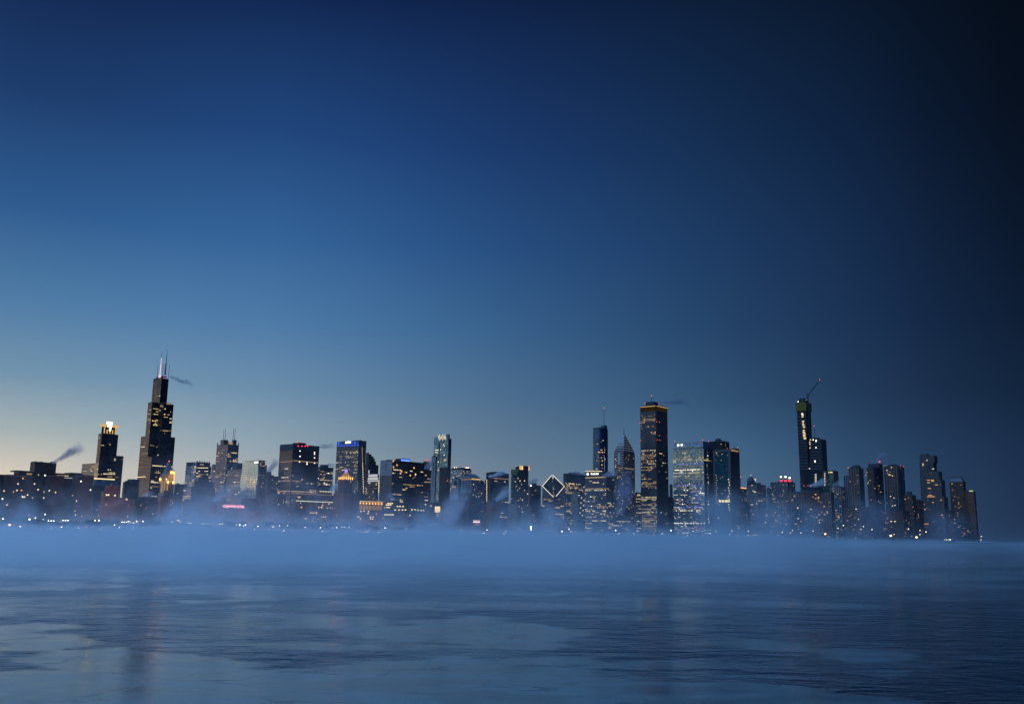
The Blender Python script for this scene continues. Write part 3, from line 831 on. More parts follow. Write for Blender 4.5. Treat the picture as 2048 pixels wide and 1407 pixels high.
# ------------------------------------------------------------------ the skyline, from left to right
def hotel_block():
    b = Building('hotel', 'long dark brick hotel with four projecting wings and a penthouse block, at far left', -75, -55, 186, 950, 1560, 'the long brick hotel')
    z1 = b.z(952, 0, b.d * .5)
    b.top = z1
    b.box('shaft', -22, 0, 0, b.d, GROUND_Z, z1, 'dark_brick')
    for i, (l, r) in enumerate(((-52, -12), (12, 62), (96, 125), (150, 184))):
        y0, y1 = b.ly(l, 990, 14), b.ly(r, 990, 14)
        zt = b.z(949.5, 14, (y0 + y1) / 2)
        b.box('wing', 0.003, 14, y0, y1, GROUND_Z, zt, 'brown_brick', {'style': 'home', 'p': 0.012, 'set': 'home'})
        v = b.quad('cornice', (14, y0 - .4), (14, y1 + .4), zt - 2.2, zt - 1.2, 'stone_trim', out=.5)
    def roof(l, r, yt, yb, name, mat='dark_brick', x0=-20, x1=-4, dz=0):
        ym = (yt + yb) / 2
        y0, y1 = b.ly(l, ym, x1), b.ly(r, ym, x1); m = (y0 + y1) / 2
        return b.box(name, x0, x1, y0, y1, b.z(yb, x1, m), b.z(yt, x1, m), mat)
    roof(69, 112, 924, 952, 'penthouse')
    roof(54, 69, 942, 953, 'attic_storey'); roof(112, 138, 946, 953, 'attic_storey')
    roof(37, 54, 943, 953, 'roof_pavilion'); roof(33, 58, 940.5, 943, 'canopy_roof', x0=-22, x1=-1)
    roof(139, 154, 949, 954, 'roof_pavilion'); roof(141, 165, 945, 949, 'canopy_roof', x0=-22, x1=-1)
    roof(71, 74, 922, 924, 'chimney', x1=-8); roof(83, 85, 922.5, 924, 'chimney', x1=-8); roof(108, 111, 922.5, 924, 'chimney', x1=-8)
    b.on_e('lit_attic', 113, 137, 949.5, 951.5, 'lit_warm', x=-4); b.on_e('lit_attic', 53, 64, 945.5, 949, 'lit_warm_dim', x=-4)
    for px, py in ((46, 956), (77, 949), (90, 950), (69, 967), (8, 981), (34, 980), (43, 980), (76, 978.5), (88, 983), (98.5, 980.5), (111, 984), (181, 979), (45, 993), (49, 993), (65, 995), (87.5, 995),
                   (5, 997), (153, 1001), (55, 989), (27, 983), (36, 967), (162, 962), (14, 1009), (150.5, 1021), (151, 1029), (163, 1032), (58, 1029), (90, 1028), (145, 990)):
        b.window(px, py, 1.9, 1.9, random.choice(['lit_warm_bright', 'lit_warm', 'lit_orange', 'lit_white_bright']), 'e', 14)
    b.done()
hotel_block()

def crown_tower():
    b = Building('skyscraper', 'tall tower with brilliantly lit golden crown at its top', 197, 203.5, 237, 868, 2780, 'the gold crowned tower')
    # lower blocks first
    zA = b.z(925); z2 = b.z(866); zc = b.z(852)
    lo = {'s': .12, 'e': .05, 'set': 'warm'}
    xw = b.lx(164, 930)
    b.top = z2
    b.box('podium', xw, b.lx(190, 930), 0, b.ly(232, 940) , GROUND_Z, zA, 'tan_bands', {'s': .16, 'e': .05, 'set': 'warm'})
    b.box('podium', b.lx(190, 930) + .003, 0.8, -1, b.ly(233, 940), GROUND_Z, b.z(925), 'dark_glass', lo)
    b.box('side_block', -22, 1.6, b.ly(232.8, 920), b.ly(246, 920), GROUND_Z, b.z(911, 0, b.d * 1.1), 'dark_bronze', {'e': .02, 's': .02})
    b.box('shoulder', b.lx(191.5, 915), b.lx(197.5, 915) , 3, 20, zA + .002, b.z(907), 'tan_bands', {'s': .1})
    b.box('shaft', -b.w, 0, 0, b.d, zA + .002, z2, 'black_steel', {'s': .10, 'e': .07, 'run': .6})
    # upper octagon with dark corner drums and the lit cylinder
    i = 3.0
    b.prism('upper_stage', [(-b.w + 9, i), (-9, i), (-i, 9), (-i, b.d - 9), (-9, b.d - i), (-b.w + 9, b.d - i), (-b.w + i, b.d - 9), (-b.w + i, 9)], z2 + .002, zc, 'dark_bronze')
    cx, cy = -b.w / 2, b.d / 2
    def drum(x, y, r, z0, z1, mat, name, n=16, par=None):
        return b.prism(name, [(x + r * math.cos(2 * math.pi * k / n), y + r * math.sin(2 * math.pi * k / n)) for k in range(n)], z0, z1, mat, roof=mat, parent=par)
    zt = b.z(844)
    dr = drum(cx, cy, min(b.w, b.d) * .36, zc - 10, zt, 'crown_gold', 'crown')
    for k in range(12):
        a = 2 * math.pi * k / 12; r = min(b.w, b.d) * .35
        drum(cx + r * math.cos(a), cy + r * math.sin(a), 1.2, zt + .002, zt + 3.5, 'crown_gold', 'finial', 6, dr)
    for sx in (0, 1):
        for sy in (0, 1):
            x = -b.w * .16 if sx else -b.w * .84; y = b.d * .16 if sy == 0 else b.d * .84
            drum(x, y, b.d * .14, zc + .002, zc + 6, 'rim_gold', 'corner_drum', 12)
    # gold light on the bays under the crown, put in as emission
    for k in range(5):
        y = 4 + (b.d - 8) * (k + .5) / 5
        b.quad('glow_painted_bay', (-i, y - 1.6), (-i, y + 1.6), z2 + 1, z2 + 12 + 8 * (k % 2 == 0), 'rim_gold')
    b.on_e('lit_cornice', 188, 236, 956.5, 958.5, 'lit_warm_bright', x=.8)
    for k in range(7):
        xx = 190 + k * 6.4
        b.window(xx, 948, 3.5, 2, 'lit_warm', 'e', .8)
    b.on_e('uplight', 228.5, 231, 916, 921, 'rim_gold', x=1.2)
    b.done()
crown_tower()

def mansard_block():
    b = Building('office_building', 'dark mansard roofed block directly below the gold crowned tower', 176, 187, 240, 972, 1950)
    b.shaft(972, 'dark_brick', {'s': 0, 'e': .04, 'style': 'home'})
    w, d, z = b.w, b.d, b.top
    zt = b.z(959)
    k = min(w, d) * .22
    v = [(-w, 0, z), (0, 0, z), (0, d, z), (-w, d, z), (-w + k, k, zt), (-k, k, zt), (-k, d - k, zt), (-w + k, d - k, zt)]
    b.mesh('mansard_roof', [(x, y, zz + .003) for x, y, zz in v], [(0, 1, 5, 4), (1, 2, 6, 5), (2, 3, 7, 6), (3, 0, 4, 7), (4, 5, 6, 7)], ['roof_slate'])
    b.done()
mansard_block()

def gabled_hotel():
    b = Building('hotel', 'ornate red brick hotel with round gables below the gold crowned tower', 202, 208, 240, 982, 1640, 'the gabled red hotel')
    b.shaft(982, 'red_brick', {'style': 'home', 'e': .03, 's': .02, 'set': 'home'})
    zt = b.z(966.5, 0, b.d * .5)
    for y0, y1, h in ((b.d * .1, b.d * .38, .7), (b.d * .36, b.d * .66, 1), (b.d * .64, b.d * .92, .7)):
        n = 8; c = (y0 + y1) / 2; r = (y1 - y0) / 2; hh = (zt - b.top) * h
        pr = [(c + r * math.cos(math.pi * k / n), b.top + hh * math.sin(math.pi * k / n)) for k in range(n + 1)]
        v = [(.1, y, z) for y, z in pr] + [(-5, y, z) for y, z in pr]
        m = n + 1
        b.mesh('gable', v, [tuple(range(m)), tuple(range(m, 2 * m))[::-1]] + [(k + 1, k, m + k, m + k + 1) for k in range(n)], ['red_brick'])
    for px, py in ((225, 980), (230, 990), (213, 989), (217, 989)):
        b.window(px, py, 2.6, 2.4, 'lit_warm_bright')
    b.done()
gabled_hotel()

b = simple('office_building', 'red brick block with tall pilasters beside the gabled hotel', 235, 238, 266, 996, 1660, 'red_brick', {'style': 'home', 'e': .03, 's': 0}, 'the pilastered red block')
for k in range(7):
    y = b.d * (k + .5) / 7
    b.quad('pilaster', (0, y - .5), (0, y + .5), b.z(1006), b.z(998), 'stone_trim')
b.window(253, 998, 2.6, 2.4, 'lit_warm_bright'); b.done()
simple('office_building', 'low dark block with stepped roof between the gold crowned and twin mast towers', 246, 249, 279, 964, 2500, 'dark_brick', {'e': .02, 's': 0}, None, roof=((255, 279, 958), (250, 256, 961))).done()

def bundled_tower():
    """nine square tubes bundled together, dropping off one after the other"""
    d0 = ray(325, 756)
    dist = 434.0 / (d0.z / math.hypot(d0.x, d0.y)) - 30
    b = Building('skyscraper', 'tallest black tower of stepped square tubes with two white antennas', 274, 302, 350, 930, dist, 'the twin mast black tower')
    t = max(22.9, min(b.w, b.d) / 3)
    t = 23.2
    lev = {(0, 0): 203, (2, 2): 203, (2, 0): 266, (0, 2): 266, (1, 0): 366, (0, 1): 366, (1, 2): 366, (1, 1): 443, (2, 1): 443}
    b.top = 443 + GROUND_Z
    b.w = b.d = 3 * t
    lit = {'s': .09, 'e': .10, 'set': 'warm', 'run': .3, 'bands': ((.0, .44, 1.2), (.44, .47, .2), (.55, .6, .3), (.70, .82, 2.2), (.82, .86, .4), (.9, 1, .25))}
    prev = 0
    # four stages, each the outline of the tubes still standing
    cells = {203: [(i, j) for i in range(3) for j in range(3)]}
    def outline(keep):
        return keep
    z0 = GROUND_Z
    for h in (203, 266, 366, 443):
        keep = [c for c, l in lev.items() if l >= h]
        z1 = h + GROUND_Z
        # boundary walk of the kept cells
        es = set()
        for (i, j) in keep:
            x1, x0 = round(-i * t, 3), round(-(i + 1) * t, 3); y0, y1 = round(j * t, 3), round((j + 1) * t, 3)
            for e in (((x0, y0), (x1, y0)), ((x1, y0), (x1, y1)), ((x1, y1), (x0, y1)), ((x0, y1), (x0, y0))):
                if e[::-1] in es: es.remove(e[::-1])
                else: es.add(e)
        edges = dict(sorted(es))
        s = next(iter(edges)); poly = [s]; c = edges[s]
        while c != s:
            poly.append(c); c = edges[c]
        # merge collinear
        P = [p for k, p in enumerate(poly) if abs((p[0] - poly[k - 1][0]) * (poly[(k + 1) % len(poly)][1] - p[1]) - (p[1] - poly[k - 1][1]) * (poly[(k + 1) % len(poly)][0] - p[0])) > 1e-6]
        b.prism('tube_stage', P, z0, z1, 'black_steel', lit)
        z0 = z1 + .002
    rz = 443 + GROUND_Z
    b.box('roof_plant', -2.7 * t, -1.2 * t, 1.2 * t, 1.8 * t, rz + .002, rz + 5, 'roof_dark')
    for px0, px1, yt, mat, r in ((319.5, 323, 702, 'antenna_pink', 1.7), (330, 334, 698, 'metal_dark', 1.7)):
        x, y, _ = b.local_at(px0, 754)
        zt = b.local_at(px1, yt)[2]; zm = rz + (zt - rz) * .50
        def cyl(z0, z1, r0, r1, mat, name, par=None, n=8, dx=0):
            v = [(x + dx + rr * math.cos(2 * math.pi * k / n), y + rr * math.sin(2 * math.pi * k / n), zz) for zz, rr in ((z0, r0), (z1, r1)) for k in range(n)]
            return b.mesh(name, v, [(k, (k + 1) % n, n + (k + 1) % n, n + k) for k in range(n)] + [tuple(range(n, 2 * n))], [mat], None, None, par)
        a = cyl(rz + 5, zm, r, r * .8, mat, 'antenna')
        cyl(zm, zm + (zt - zm) * .5, r * .55, r * .5, 'antenna_pink' if mat != 'metal_dark' else 'metal_dark', 'antenna_tip', a)
        cyl(zm + (zt - zm) * .5, zt, r * .35, r * .2, 'metal_dark', 'antenna_tip', a)
        cyl(rz, rz + 9, 4.2, 3.2, 'antenna_violet' if mat == 'metal_dark' else 'antenna_pink', 'antenna_base', a)
    for px, yt in ((314, 731), (324.5, 728), (328, 727), (337, 730)):
        b.mast(px, 754, yt, .55, 'metal_dark', 'whip_antenna', z0=rz, taper=.8)
    b.on_e('roof_glow', 326, 338, 755.2, 756.8, 'antenna_violet', x=-t)
    b.done()
bundled_tower()

glow('flood_orange', (1.0, 0.50, 0.12), 5.0)
def gothic_tower():
    b = Building('tower', 'slim gothic tower with orange floodlit pinnacles and dark pyramid roof', 322, 331, 350, 950, 2020, 'the orange lit gothic tower')
    zs = b.z(947); zb = b.z(966)
    b.top = zs
    w, d = b.w, b.d
    b.box('shaft', -w, 0, 0, d, GROUND_Z, zs, 'grey_stone', {'style': 'home', 'e': .03, 's': .03, 'set': 'home'})
    b.box('annexe', -w - 2, 1.5, -1.5, d + 2, GROUND_Z, b.z(985), 'grey_stone', {'style': 'home', 'p': .03})
    zp = b.z(923, -w / 2, d / 2); k = 1.5
    cx, cy = -w / 2, d / 2
    o = b.mesh('spire_roof', [(-w + k, k, zs + .01), (-k, k, zs + .01), (-k, d - k, zs + .01), (-w + k, d - k, zs + .01), (-w * .68, d * .32, zs + (zp - zs) * .62), (-w * .32, d * .32, zs + (zp - zs) * .62), (-w * .32, d * .68, zs + (zp - zs) * .62), (-w * .68, d * .68, zs + (zp - zs) * .62), (cx, cy, zp)],
               [(0, 1, 5, 4), (1, 2, 6, 5), (2, 3, 7, 6), (3, 0, 4, 7), (4, 5, 8), (5, 6, 8), (6, 7, 8), (7, 4, 8)], ['roof_slate'])
    b.ball(cx, cy, zp + 1.3, 1.5, 'lamp_red', 'beacon', o)
    def pinn(px, py, x_plane=0, mat='fire_orange'):
        x, y, z = b.local_at(px, py, math.hypot(*b.world(-2, 2)))
        n = 6
        P = [(x + 1.8 * math.cos(2 * math.pi * q / n), y + 1.8 * math.sin(2 * math.pi * q / n)) for q in range(n)]
        s = b.prism('pinnacle', P, z - 3.2, z + 2.6, mat, roof='stone_trim')
        b.mesh('pinnacle_cap', [(px_, py_, z + 2.61) for px_, py_ in P] + [(x, y, z + 8)], [(q, (q + 1) % n, n) for q in range(n)], ['stone_trim'], None, None, s)
        b.ball(x, y, z + .2, 2.1, 'flood_orange', 'floodlight', s)
    for px, py in ((320.5, 958), (332, 958), (342.5, 944), (347, 944.5), (336, 963.5), (346.5, 964)):
        pinn(px, py)
    b.on_e('glow_painted_bay', 347.4, 349, 946, 963, 'fire_orange'); b.on_s('glow_painted_bay', 322.3, 325, 961, 984, 'gold_dim')  # floodlight on the stone put in as glowing slabs
    b.on_e('glow_painted_bay', 341, 343.5, 948, 962, 'gold_dim'); b.on_s('glow_painted_bay', 328, 330.6, 960, 980, 'gold_dim')
    b.on_e('glow_painted_bay', 333, 336, 968, 980, 'gold_dim')
    # the floodlights that wash its stone
    for x, y, z in ((7, -3, b.z(958)), (6, d * .7, b.z(952))):
        L = bpy.data.lights.new('floodlight_lamp', 'POINT'); L.energy = 12000; L.color = (1, .45, .12); L.shadow_soft_size = 4
        lo = bpy.data.objects.new('floodlight_lamp', L); lo.location = (x + b.off[0], y + b.off[1], z - GROUND_Z); link(lo, b.e)
    b.done()
gothic_tower()
simple('office_building', 'dark block just right of the orange lit gothic tower', 349, 352, 374, 968, 2450, 'dark_brick', {'e': .03, 's': .01}).done()
b = simple('office_building', 'low dark block with dim red brick front under the orange lit gothic tower', 318, 322, 350, 992, 1720, 'red_brick', {'style': 'home', 'e': .03, 's': 0}); b.done()
b = simple('office_building', 'low dark roofed building between the pilastered block and gothic tower', 264, 270, 320, 1000, 1800, 'dark_brick', {'e': .05, 's': .02, 'set': 'home', 'style': 'home'}, roof=((276, 300, 993),)); b.done()

def white_glass():
    b = Building('office_tower', 'tower whose left face is bright white glass and right face dark', 372, 392, 421, 930, 2650, 'the white faced glass tower')
    b.shaft(931, 'pale_glass', None)
    b.top = b.z(931)
    b.on_e('dark_front', 392.3, 420.6, 932, 985, 'dark_glass', out=.3)
    b.box('crown', -b.w + .4, -.4, .4, b.d - .4, b.top + .002, b.z(923), 'navy_glass', {'p': .05})
    for k in range(6):
        y = b.d * (k + .5) / 6; b.box('crown_tooth', -1.4, -.5, y - 1.2, y + 1.2, b.z(923) + .002, b.z(923) + 3.2, 'roof_dark')
    for r in range(9):
        for k in range(7):
            if rng.random() < (.75 if r in (0, 4, 5, 6) else .25):
                b.window(394.5 + k * 4, 935 + r * 3.4, 5, 1.9, ['lit_warm', 'lit_white', 'lit_warm_bright'][rng.integers(3)], 'e', .42)
    b.done()
white_glass()
b = Building('office_building', 'dark ziggurat block stepping up in front of the white faced tower', 381, 387, 429, 976, 2150)
b.top = b.z(976)
b.box('shaft', -b.w, 0, 0, b.d, GROUND_Z, b.top, 'dark_bronze', {'e': .02, 's': .02})
for yt, f0, f1 in ((962, .05, .95), (954, .22, .86), (947, .38, .72)):
    zz = b.z(yt); b.box('setback', -b.w * .95, -1 - f0 * 6, b.d * f0, b.d * f1, b.top + .002, zz, 'dark_bronze', {'e': .015}); b.top = zz
b.done()
b = simple('office_building', 'low block with bright horizontal window bands on its left side', 367, 383, 431, 974, 1980, 'tan_bands', {'s': .75, 'e': .03, 'run': .15}, 'the banded low block'); b.done()

def pinnacle_tower():
    b = Building('skyscraper', 'dark granite tower with corner pinnacles and two pairs of antennas', 434, 456, 478, 888, 2720, 'the four antenna tower')
    z1 = b.z(888); b.top = z1; w, d = b.w, b.d
    lit = {'s': .16, 'e': .16, 'set': 'warm', 'run': .3, 'bands': ((.42, .62, .25), (.62, 1, 1.5))}
    zl = b.z(938)
    b.box('lower_shaft', -w - 6, 2, -2, d + 3, GROUND_Z, zl, 'grey_granite', {'s': .22, 'e': .22, 'set': 'warm', 'run': .3})
    b.box('lower_shaft', -w - 9, 3.5, -3.5, d + 3, GROUND_Z, b.z(956), 'grey_granite', {'s': .2, 'e': .2})
    b.box('shaft', -w, 0, 0, d, zl + .002, z1, 'grey_granite', lit)
    for x, y in ((-w + 1, 1), (-1, 1), (-1, d - 1), (-w + 1, d - 1)):
        o = b.box('pinnacle', x - 1, x + 1, y - 1, y + 1, z1 + .002, z1 + 5, 'stone_trim')
        b.mesh('pinnacle_cap', [(x - 1, y - 1, z1 + 5.01), (x + 1, y - 1, z1 + 5.01), (x + 1, y + 1, z1 + 5.01), (x - 1, y + 1, z1 + 5.01), (x, y, z1 + 9)], [(0, 1, 4), (1, 2, 4), (2, 3, 4), (3, 0, 4)], ['stone_trim'], None, None, o)
    c1 = b.roofbox(441, 456.5, 879.5, mat='grey_granite', name='crown_block'); c2 = b.roofbox(464, 473.5, 879.5, mat='grey_granite', name='crown_block')
    b.roofbox(455, 466, 884, mat='gold_dim', name='lit_crown_recess')
    b.beacon(466.5, 885, 'lamp_warm', 1.8)
    for px, yt in ((446.3, 858), (450, 858), (465.7, 856), (468.8, 856)):
        b.mast(px, 880, yt, .7, 'metal_dark', 'antenna', taper=.5)
    b.done()
pinnacle_tower()
simple('office_tower', 'pale sliver of a tower just left of the four antenna tower', 423.5, 428.5, 431, 929, 2950, 'white_stone', None).done()
simple('office_building', 'block with tan striped left face and dark roof plant beside the green wave tower', 455, 486, 500, 938, 2250, 'tan_bands', {'s': .06, 'e': 0}, None, roof=((466, 489, 926),)).done()

def wave_tower():
    b = Building('campus_tower', 'pale green zigzag glass tower with wavy sides', 486.5, 519, 531, 922, 1950, 'the pale green wave tower')
    zt = b.z(921); zb = b.z(996); w, d = b.w, b.d
    b.top = zt
    # wavy glass front over a dark core
    n = 28; v = []; f = []; uv = []
    for k in range(n + 1):
        s = k / n; z = zb + (zt - zb) * s
        bl = 1.6 * math.sin(s * 2 * math.pi * 1.5 + .4) - 1.2 * (1 - s); br = 1.5 * math.sin(s * 2 * math.pi * 1.5 + 2.4) - 2.5 * (1 - s)
        v += [(-w + bl, -2.2, z), (br, -2.2, z), (br, 1.0, z), (-w + bl, 1.0, z)]
    for k in range(n):
        q = 4 * k; z0 = zb + (zt - zb) * k / n; z1 = zb + (zt - zb) * (k + 1) / n
        f.append((q, q + 1, q + 5, q + 4)); uv.append(((0, z0), (w, z0), (w, z1), (0, z1)))
        f.append((q + 1, q + 2, q + 6, q + 5)); uv.append(((0, z0), (3, z0), (3, z1), (0, z1)))
        f.append((q + 3, q, q + 4, q + 7)); uv.append(((0, z0), (3, z0), (3, z1), (0, z1)))
    f.append((4 * n, 4 * n + 1, 4 * n + 2, 4 * n + 3)); uv.append(((0, 0),) * 4)
    f.append((3, 2, 1, 0)); uv.append(((0, 0),) * 4)
    b.mesh('glass_front', v, f, ['wave_glass'], None, uv)
    b.box('core', -w + 4, -.5, 1.01, d, GROUND_Z, b.z(919.5), 'dark_glass', {'s': 0, 'e': .07, 'set': 'home', 'style': 'home'})
    b.box('base', -w + 3, -4, -.5, 1.0, GROUND_Z, zb - .01, 'dark_glass')
    b.box('rear_wing', -w * .5, 6, d + .01, b.ly(533, 930, 6), GROUND_Z, b.z(930, 0, d), 'dark_glass', {'e': .05})
    b.on_s('sign', 509, 516.5, 922.6, 925.6, 'sign_white', y=-2.2)
    b.on_e('lit_floor', 519.5, 528, 930.5, 932, 'lit_warm_dim')
    b.done()
wave_tower()
simple('office_building', 'low dark stepped blocks right of the green wave tower under a steam plume', 531, 536, 560, 952, 2300, 'dark_brick', {'e': .06, 's': 0, 'set': 'home', 'style': 'home'}, None, roof=((533, 543, 943),)).done()
b = simple('apartment_building', 'dim brick apartment block with scattered lit windows left of the dark red tower', 532, 548, 572, 990, 1800, 'dark_brick', {'style': 'home', 'p': .14, 'set': 'home'}); b.done()

def red_tower():
    b = Building('office_tower', 'broad dark red steel tower with red lamps on its blank top', 560, 586, 639, 890, 2200, 'the dark red tower')
    lit = {'s': .30, 'e': .26, 'set': 'warm', 'run': .3, 'bands': ((.62, .9, .04), (.9, 1, 0), (0, .3, .8))}
    b.shaft(888, 'dark_red_steel', lit)
    t = b.top
    # blank mechanical storeys at the top
    zt = b.z(899)
    b.quad('blank_top', (-b.w, 0), (0, 0), zt, t - .3, 'roof_dark'); b.quad('blank_top', (0, 0), (0, b.d), zt, t - .3, 'roof_dark')
    b.on_e('lit_floor', 586.5, 636, 921.8, 923.4, 'lit_warm_dim', x=.0); b.on_s('lit_floor', 562, 585.5, 922, 923.4, 'lit_warm_dim')
    for px, py in ((594.5, 884), (606, 886), (608, 886.5)): b.beacon(px, py, 'lamp_red', 1.5)
    for px in (596, 603.5, 610, 615): b.on_e('red_sign_lamp', px - .8, px + 1.6, 890.5, 892.5, 'neon_red', x=.2)
    b.roofbox(586, 612, 885.5, mat='dark_red_steel')
    for px, py in ((600, 901), (600, 912), (629, 904), (629, 907.5), (629, 915), (599, 923), (614, 924), (614, 927.5), (629, 925.5)):
        b.window(px, py, 2.6, 2.6, 'lit_white_bright')
    b.done()
red_tower()
b = simple('office_building', 'glassy office block full of warm windows just right of the dark red tower', 636, 639, 667, 934, 2600, 'dark_glass', {'s': .2, 'e': .42, 'set': 'mixed', 'run': .25}, 'the warm glassy block', roof=((640, 657, 929),))
b.quad('roof_slab', (1.5, -1), (1.5, b.d + 2), b.top + .3, b.top + 1.6, 'metal_dark', out=1); b.done()

def blue_top():
    b = Building('bank_tower', 'tower with rows of blue floodlit bays and a white sign on top', 674, 718, 733, 881, 2420, 'the blue topped tower')
    b.shaft(881, 'grey_granite', {'s': .34, 'e': .0, 'set': 'warm', 'run': .4, 'bands': ((.9, 1, 0), (.2, .5, .7))})
    for k in range(8):
        xx = 675.5 + k * 5.5
        if not (2 <= k <= 4): b.on_s('blue_bay', xx, xx + 3.4, 884.6 - k * .25, 888 - k * .25, 'blue_dim' if k % 2 else 'blue_glow')
        b.on_s('blue_bay', xx, xx + 3.2, 889.8 - k * .2, 891.8 - k * .2, 'blue_glow')
    b.on_s('sign', 691, 701.5, 882.2, 886, 'sign_white', out=.4); b.on_s('sign_tail', 701.6, 704.4, 881.8, 885.6, 'blue_glow', out=.4)
    for k in range(9):
        x = -b.w * (k + .5) / 9
        b.quad('fin', (x - .35, 0), (x + .35, 0), GROUND_Z, b.z(891.5), 'stone_trim', out=.3)
    for k in range(27):
        py = 895 + k * 3.45
        b.window(724.2 + k * .11, py, 2.0, 2.2, 'lit_warm_bright' if k > 8 else 'lit_warm')
    for k in range(6): b.window(714 + (k % 2) * 1.5, 962 + k * 3.6, 2, 2, 'lit_warm', 's')
    b.done()
blue_top()
b = Building('office_building', 'black building with a staircase outline descending to the right', 733, 737, 757, 928, 2520, 'the black staircase building')
b.top = b.z(928); b.box('shaft', -b.w - 6, 0, 0, b.d, GROUND_Z, b.top, 'black_steel', {'p': .01})
for px, yt in ((752.5, 921), (750, 915.5), (747.5, 911.5), (743.5, 907.5), (738.5, 904.5)):
    zz = b.z(yt); b.box('setback', -b.w - 4, -.5, .5, b.ly(px, yt), b.top + .002, zz, 'black_steel', {'p': .008}); b.top = zz
b.done()
b = Building('office_building', 'small white floodlit block of stacked tiers below the black staircase building', 736, 752, 758, 948, 2150, 'the white tiered block')
b.top = b.z(948)
b.box('shaft', -b.w, 0, 0, b.d, GROUND_Z, b.top, 'dark_bronze', {'p': .12, 'set': 'home', 'style': 'home'})
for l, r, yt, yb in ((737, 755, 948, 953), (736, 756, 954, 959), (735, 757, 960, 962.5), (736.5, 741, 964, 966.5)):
    b.on_s('glow_painted_tier', l, r, yt, yb, 'white_glow', y=-.2)  # floodlit white facade put in as glowing slabs
b.on_s('vertical_sign', 737, 739, 939.5, 947, 'white_glow', y=4)
for k in range(7): b.window(757.3, 962 + k * 3.5, 2.5, 2, 'lit_warm_bright'); b.window(731.5 + (k % 3), 975 + k * 2, 3, 1.6, 'lit_warm', 's')
b.done()

def pyramid_tower():
    b = Building('tower', 'brick tower with stepped pyramid lit orange and a blue beacon', 677, 690, 706, 957, 1760, 'the blue beacon tower')
    z1 = b.z(957); w, d = b.w, b.d; b.top = z1
    b.box('shaft', -w, 0, 0, d, GROUND_Z, z1, 'dark_brick', {'style': 'home', 'p': .02, 'set': 'home'})
    zw = b.z(986); b.box('base_wing', -w - 6, 5, -5, d + 12, GROUND_Z, zw, 'red_brick', {'style': 'home', 'p': .012, 'set': 'home'})
    cx, cy = -w / 2, d / 2
    zz = z1
    for k, (yt, s) in enumerate(((953, .40), (949.5, .30), (946.5, .21), (943.5, .13))):
        zt = b.z(yt, cx, cy)
        b.box('pyramid_step', cx - w * s, cx + w * s, cy - d * s, cy + d * s, zz + .002, zt, 'gold_dim' if k in (1, 3) else 'stone_trim'); zz = zt
    for k in range(4):
        y = d * (.1 + .26 * k); b.quad('glow_painted_arch', (0, y), (0, y + d * .10), z1 - 1, z1 + 3.6, 'fire_orange')  # orange light on the arches put in as emission
        x = -w * (.1 + .26 * k); b.quad('glow_painted_arch', (x - w * .1, 0), (x, 0), z1 - 1, z1 + 3.6, 'fire_orange')
    b.ball(cx, cy, zz + 2.2, 2.6, 'violet_beacon', 'beacon')
    for x, y in ((4, d / 2), (-w / 2, -4)):
        L = bpy.data.lights.new('floodlight_lamp', 'POINT'); L.energy = 6000; L.color = (1, .35, .08); L.shadow_soft_size = 3
        lo = bpy.data.objects.new('floodlight_lamp', L); lo.location = (x + b.off[0], y + b.off[1], z1 + 6 - GROUND_Z); link(lo, b.e)
    b.done()
pyramid_tower()

def cornice_block():
    b = Building('office_building', 'wide brown block with a string of pale lights along its cornice', 586, 592, 671, 988, 1740, 'the brown block with the light string')
    b.shaft(989, 'brown_brick', {'style': 'home', 'e': .02, 's': 0, 'set': 'warm'})
    b.on_e('attic_cornice', 592, 670.5, 987.6, 989.4, 'stone_trim', out=.9)
    for k in range(34):
        y = b.d * (k + .5) / 34
        b.quad('cornice_light', (.0, y - .55), (.0, y + .55), b.z(1003.4, 0, b.d / 2), b.z(1001.6, 0, b.d / 2), 'green_white', out=.5)
    b.quad('attic_lamps', (0, 1), (0, b.d - 1), b.z(988.6, 0, b.d / 2), b.z(987.9, 0, b.d / 2), 'gold_dim', out=1.1)
    for px, py in ((598, 994), (600, 993), (637.5, 1014), (643, 1014), (645, 1010), (603, 1014), (655, 1015), (661, 1015), (666, 1015), (621, 1025), (625, 1025), (629, 1025), (633, 1025), (643, 1033), (647, 1033), (651, 1033), (627, 1036), (610, 1036), (614, 1036), (658, 1007), (626, 1041)):
        b.window(px, py, 3.2, 2.2, random.choice(['lit_warm', 'lit_warm_bright', 'lit_orange']))
    b.done()
cornice_block()
def arcade_block():
    b = Building('office_building', 'classical block with an amber floodlit colonnade and glowing cornice', 716, 719, 768, 1003, 1720, 'the amber colonnade block')
    b.shaft(1003, 'red_brick', {'style': 'home', 'e': .05, 's': 0, 'set': 'home'})
    z = lambda y: b.z(y, 0, b.d / 2)
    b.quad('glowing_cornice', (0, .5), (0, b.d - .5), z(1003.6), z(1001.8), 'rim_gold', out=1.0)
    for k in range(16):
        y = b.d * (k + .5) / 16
        b.quad('glow_painted_arch', (0, y - 1.1), (0, y + 1.1), z(1008.2), z(1004.6), 'fire_orange' if k % 2 == 0 else 'gold_dim')  # amber light on arches and columns put in as emission
        b.quad('glow_painted_column', (0, y - .5), (0, y + .5), z(1019), z(1010), 'rim_gold' if k < 7 or k % 2 else 'gold_dim')
    for px, py in ((722, 1022), (728, 1021), (737, 1022), (716, 1033), (718, 1033), (721, 1037), (741, 1033), (746, 1033), (745, 1037), (741, 1037), (736, 1026)):
        b.window(px, py, 3, 2.2, 'lit_warm_bright')
    b.done()
arcade_block()
simple('office_building', 'dark narrow slab between the light string block and the blue beacon tower', 668, 670, 682, 992, 1900, 'dark_brick', None).done()
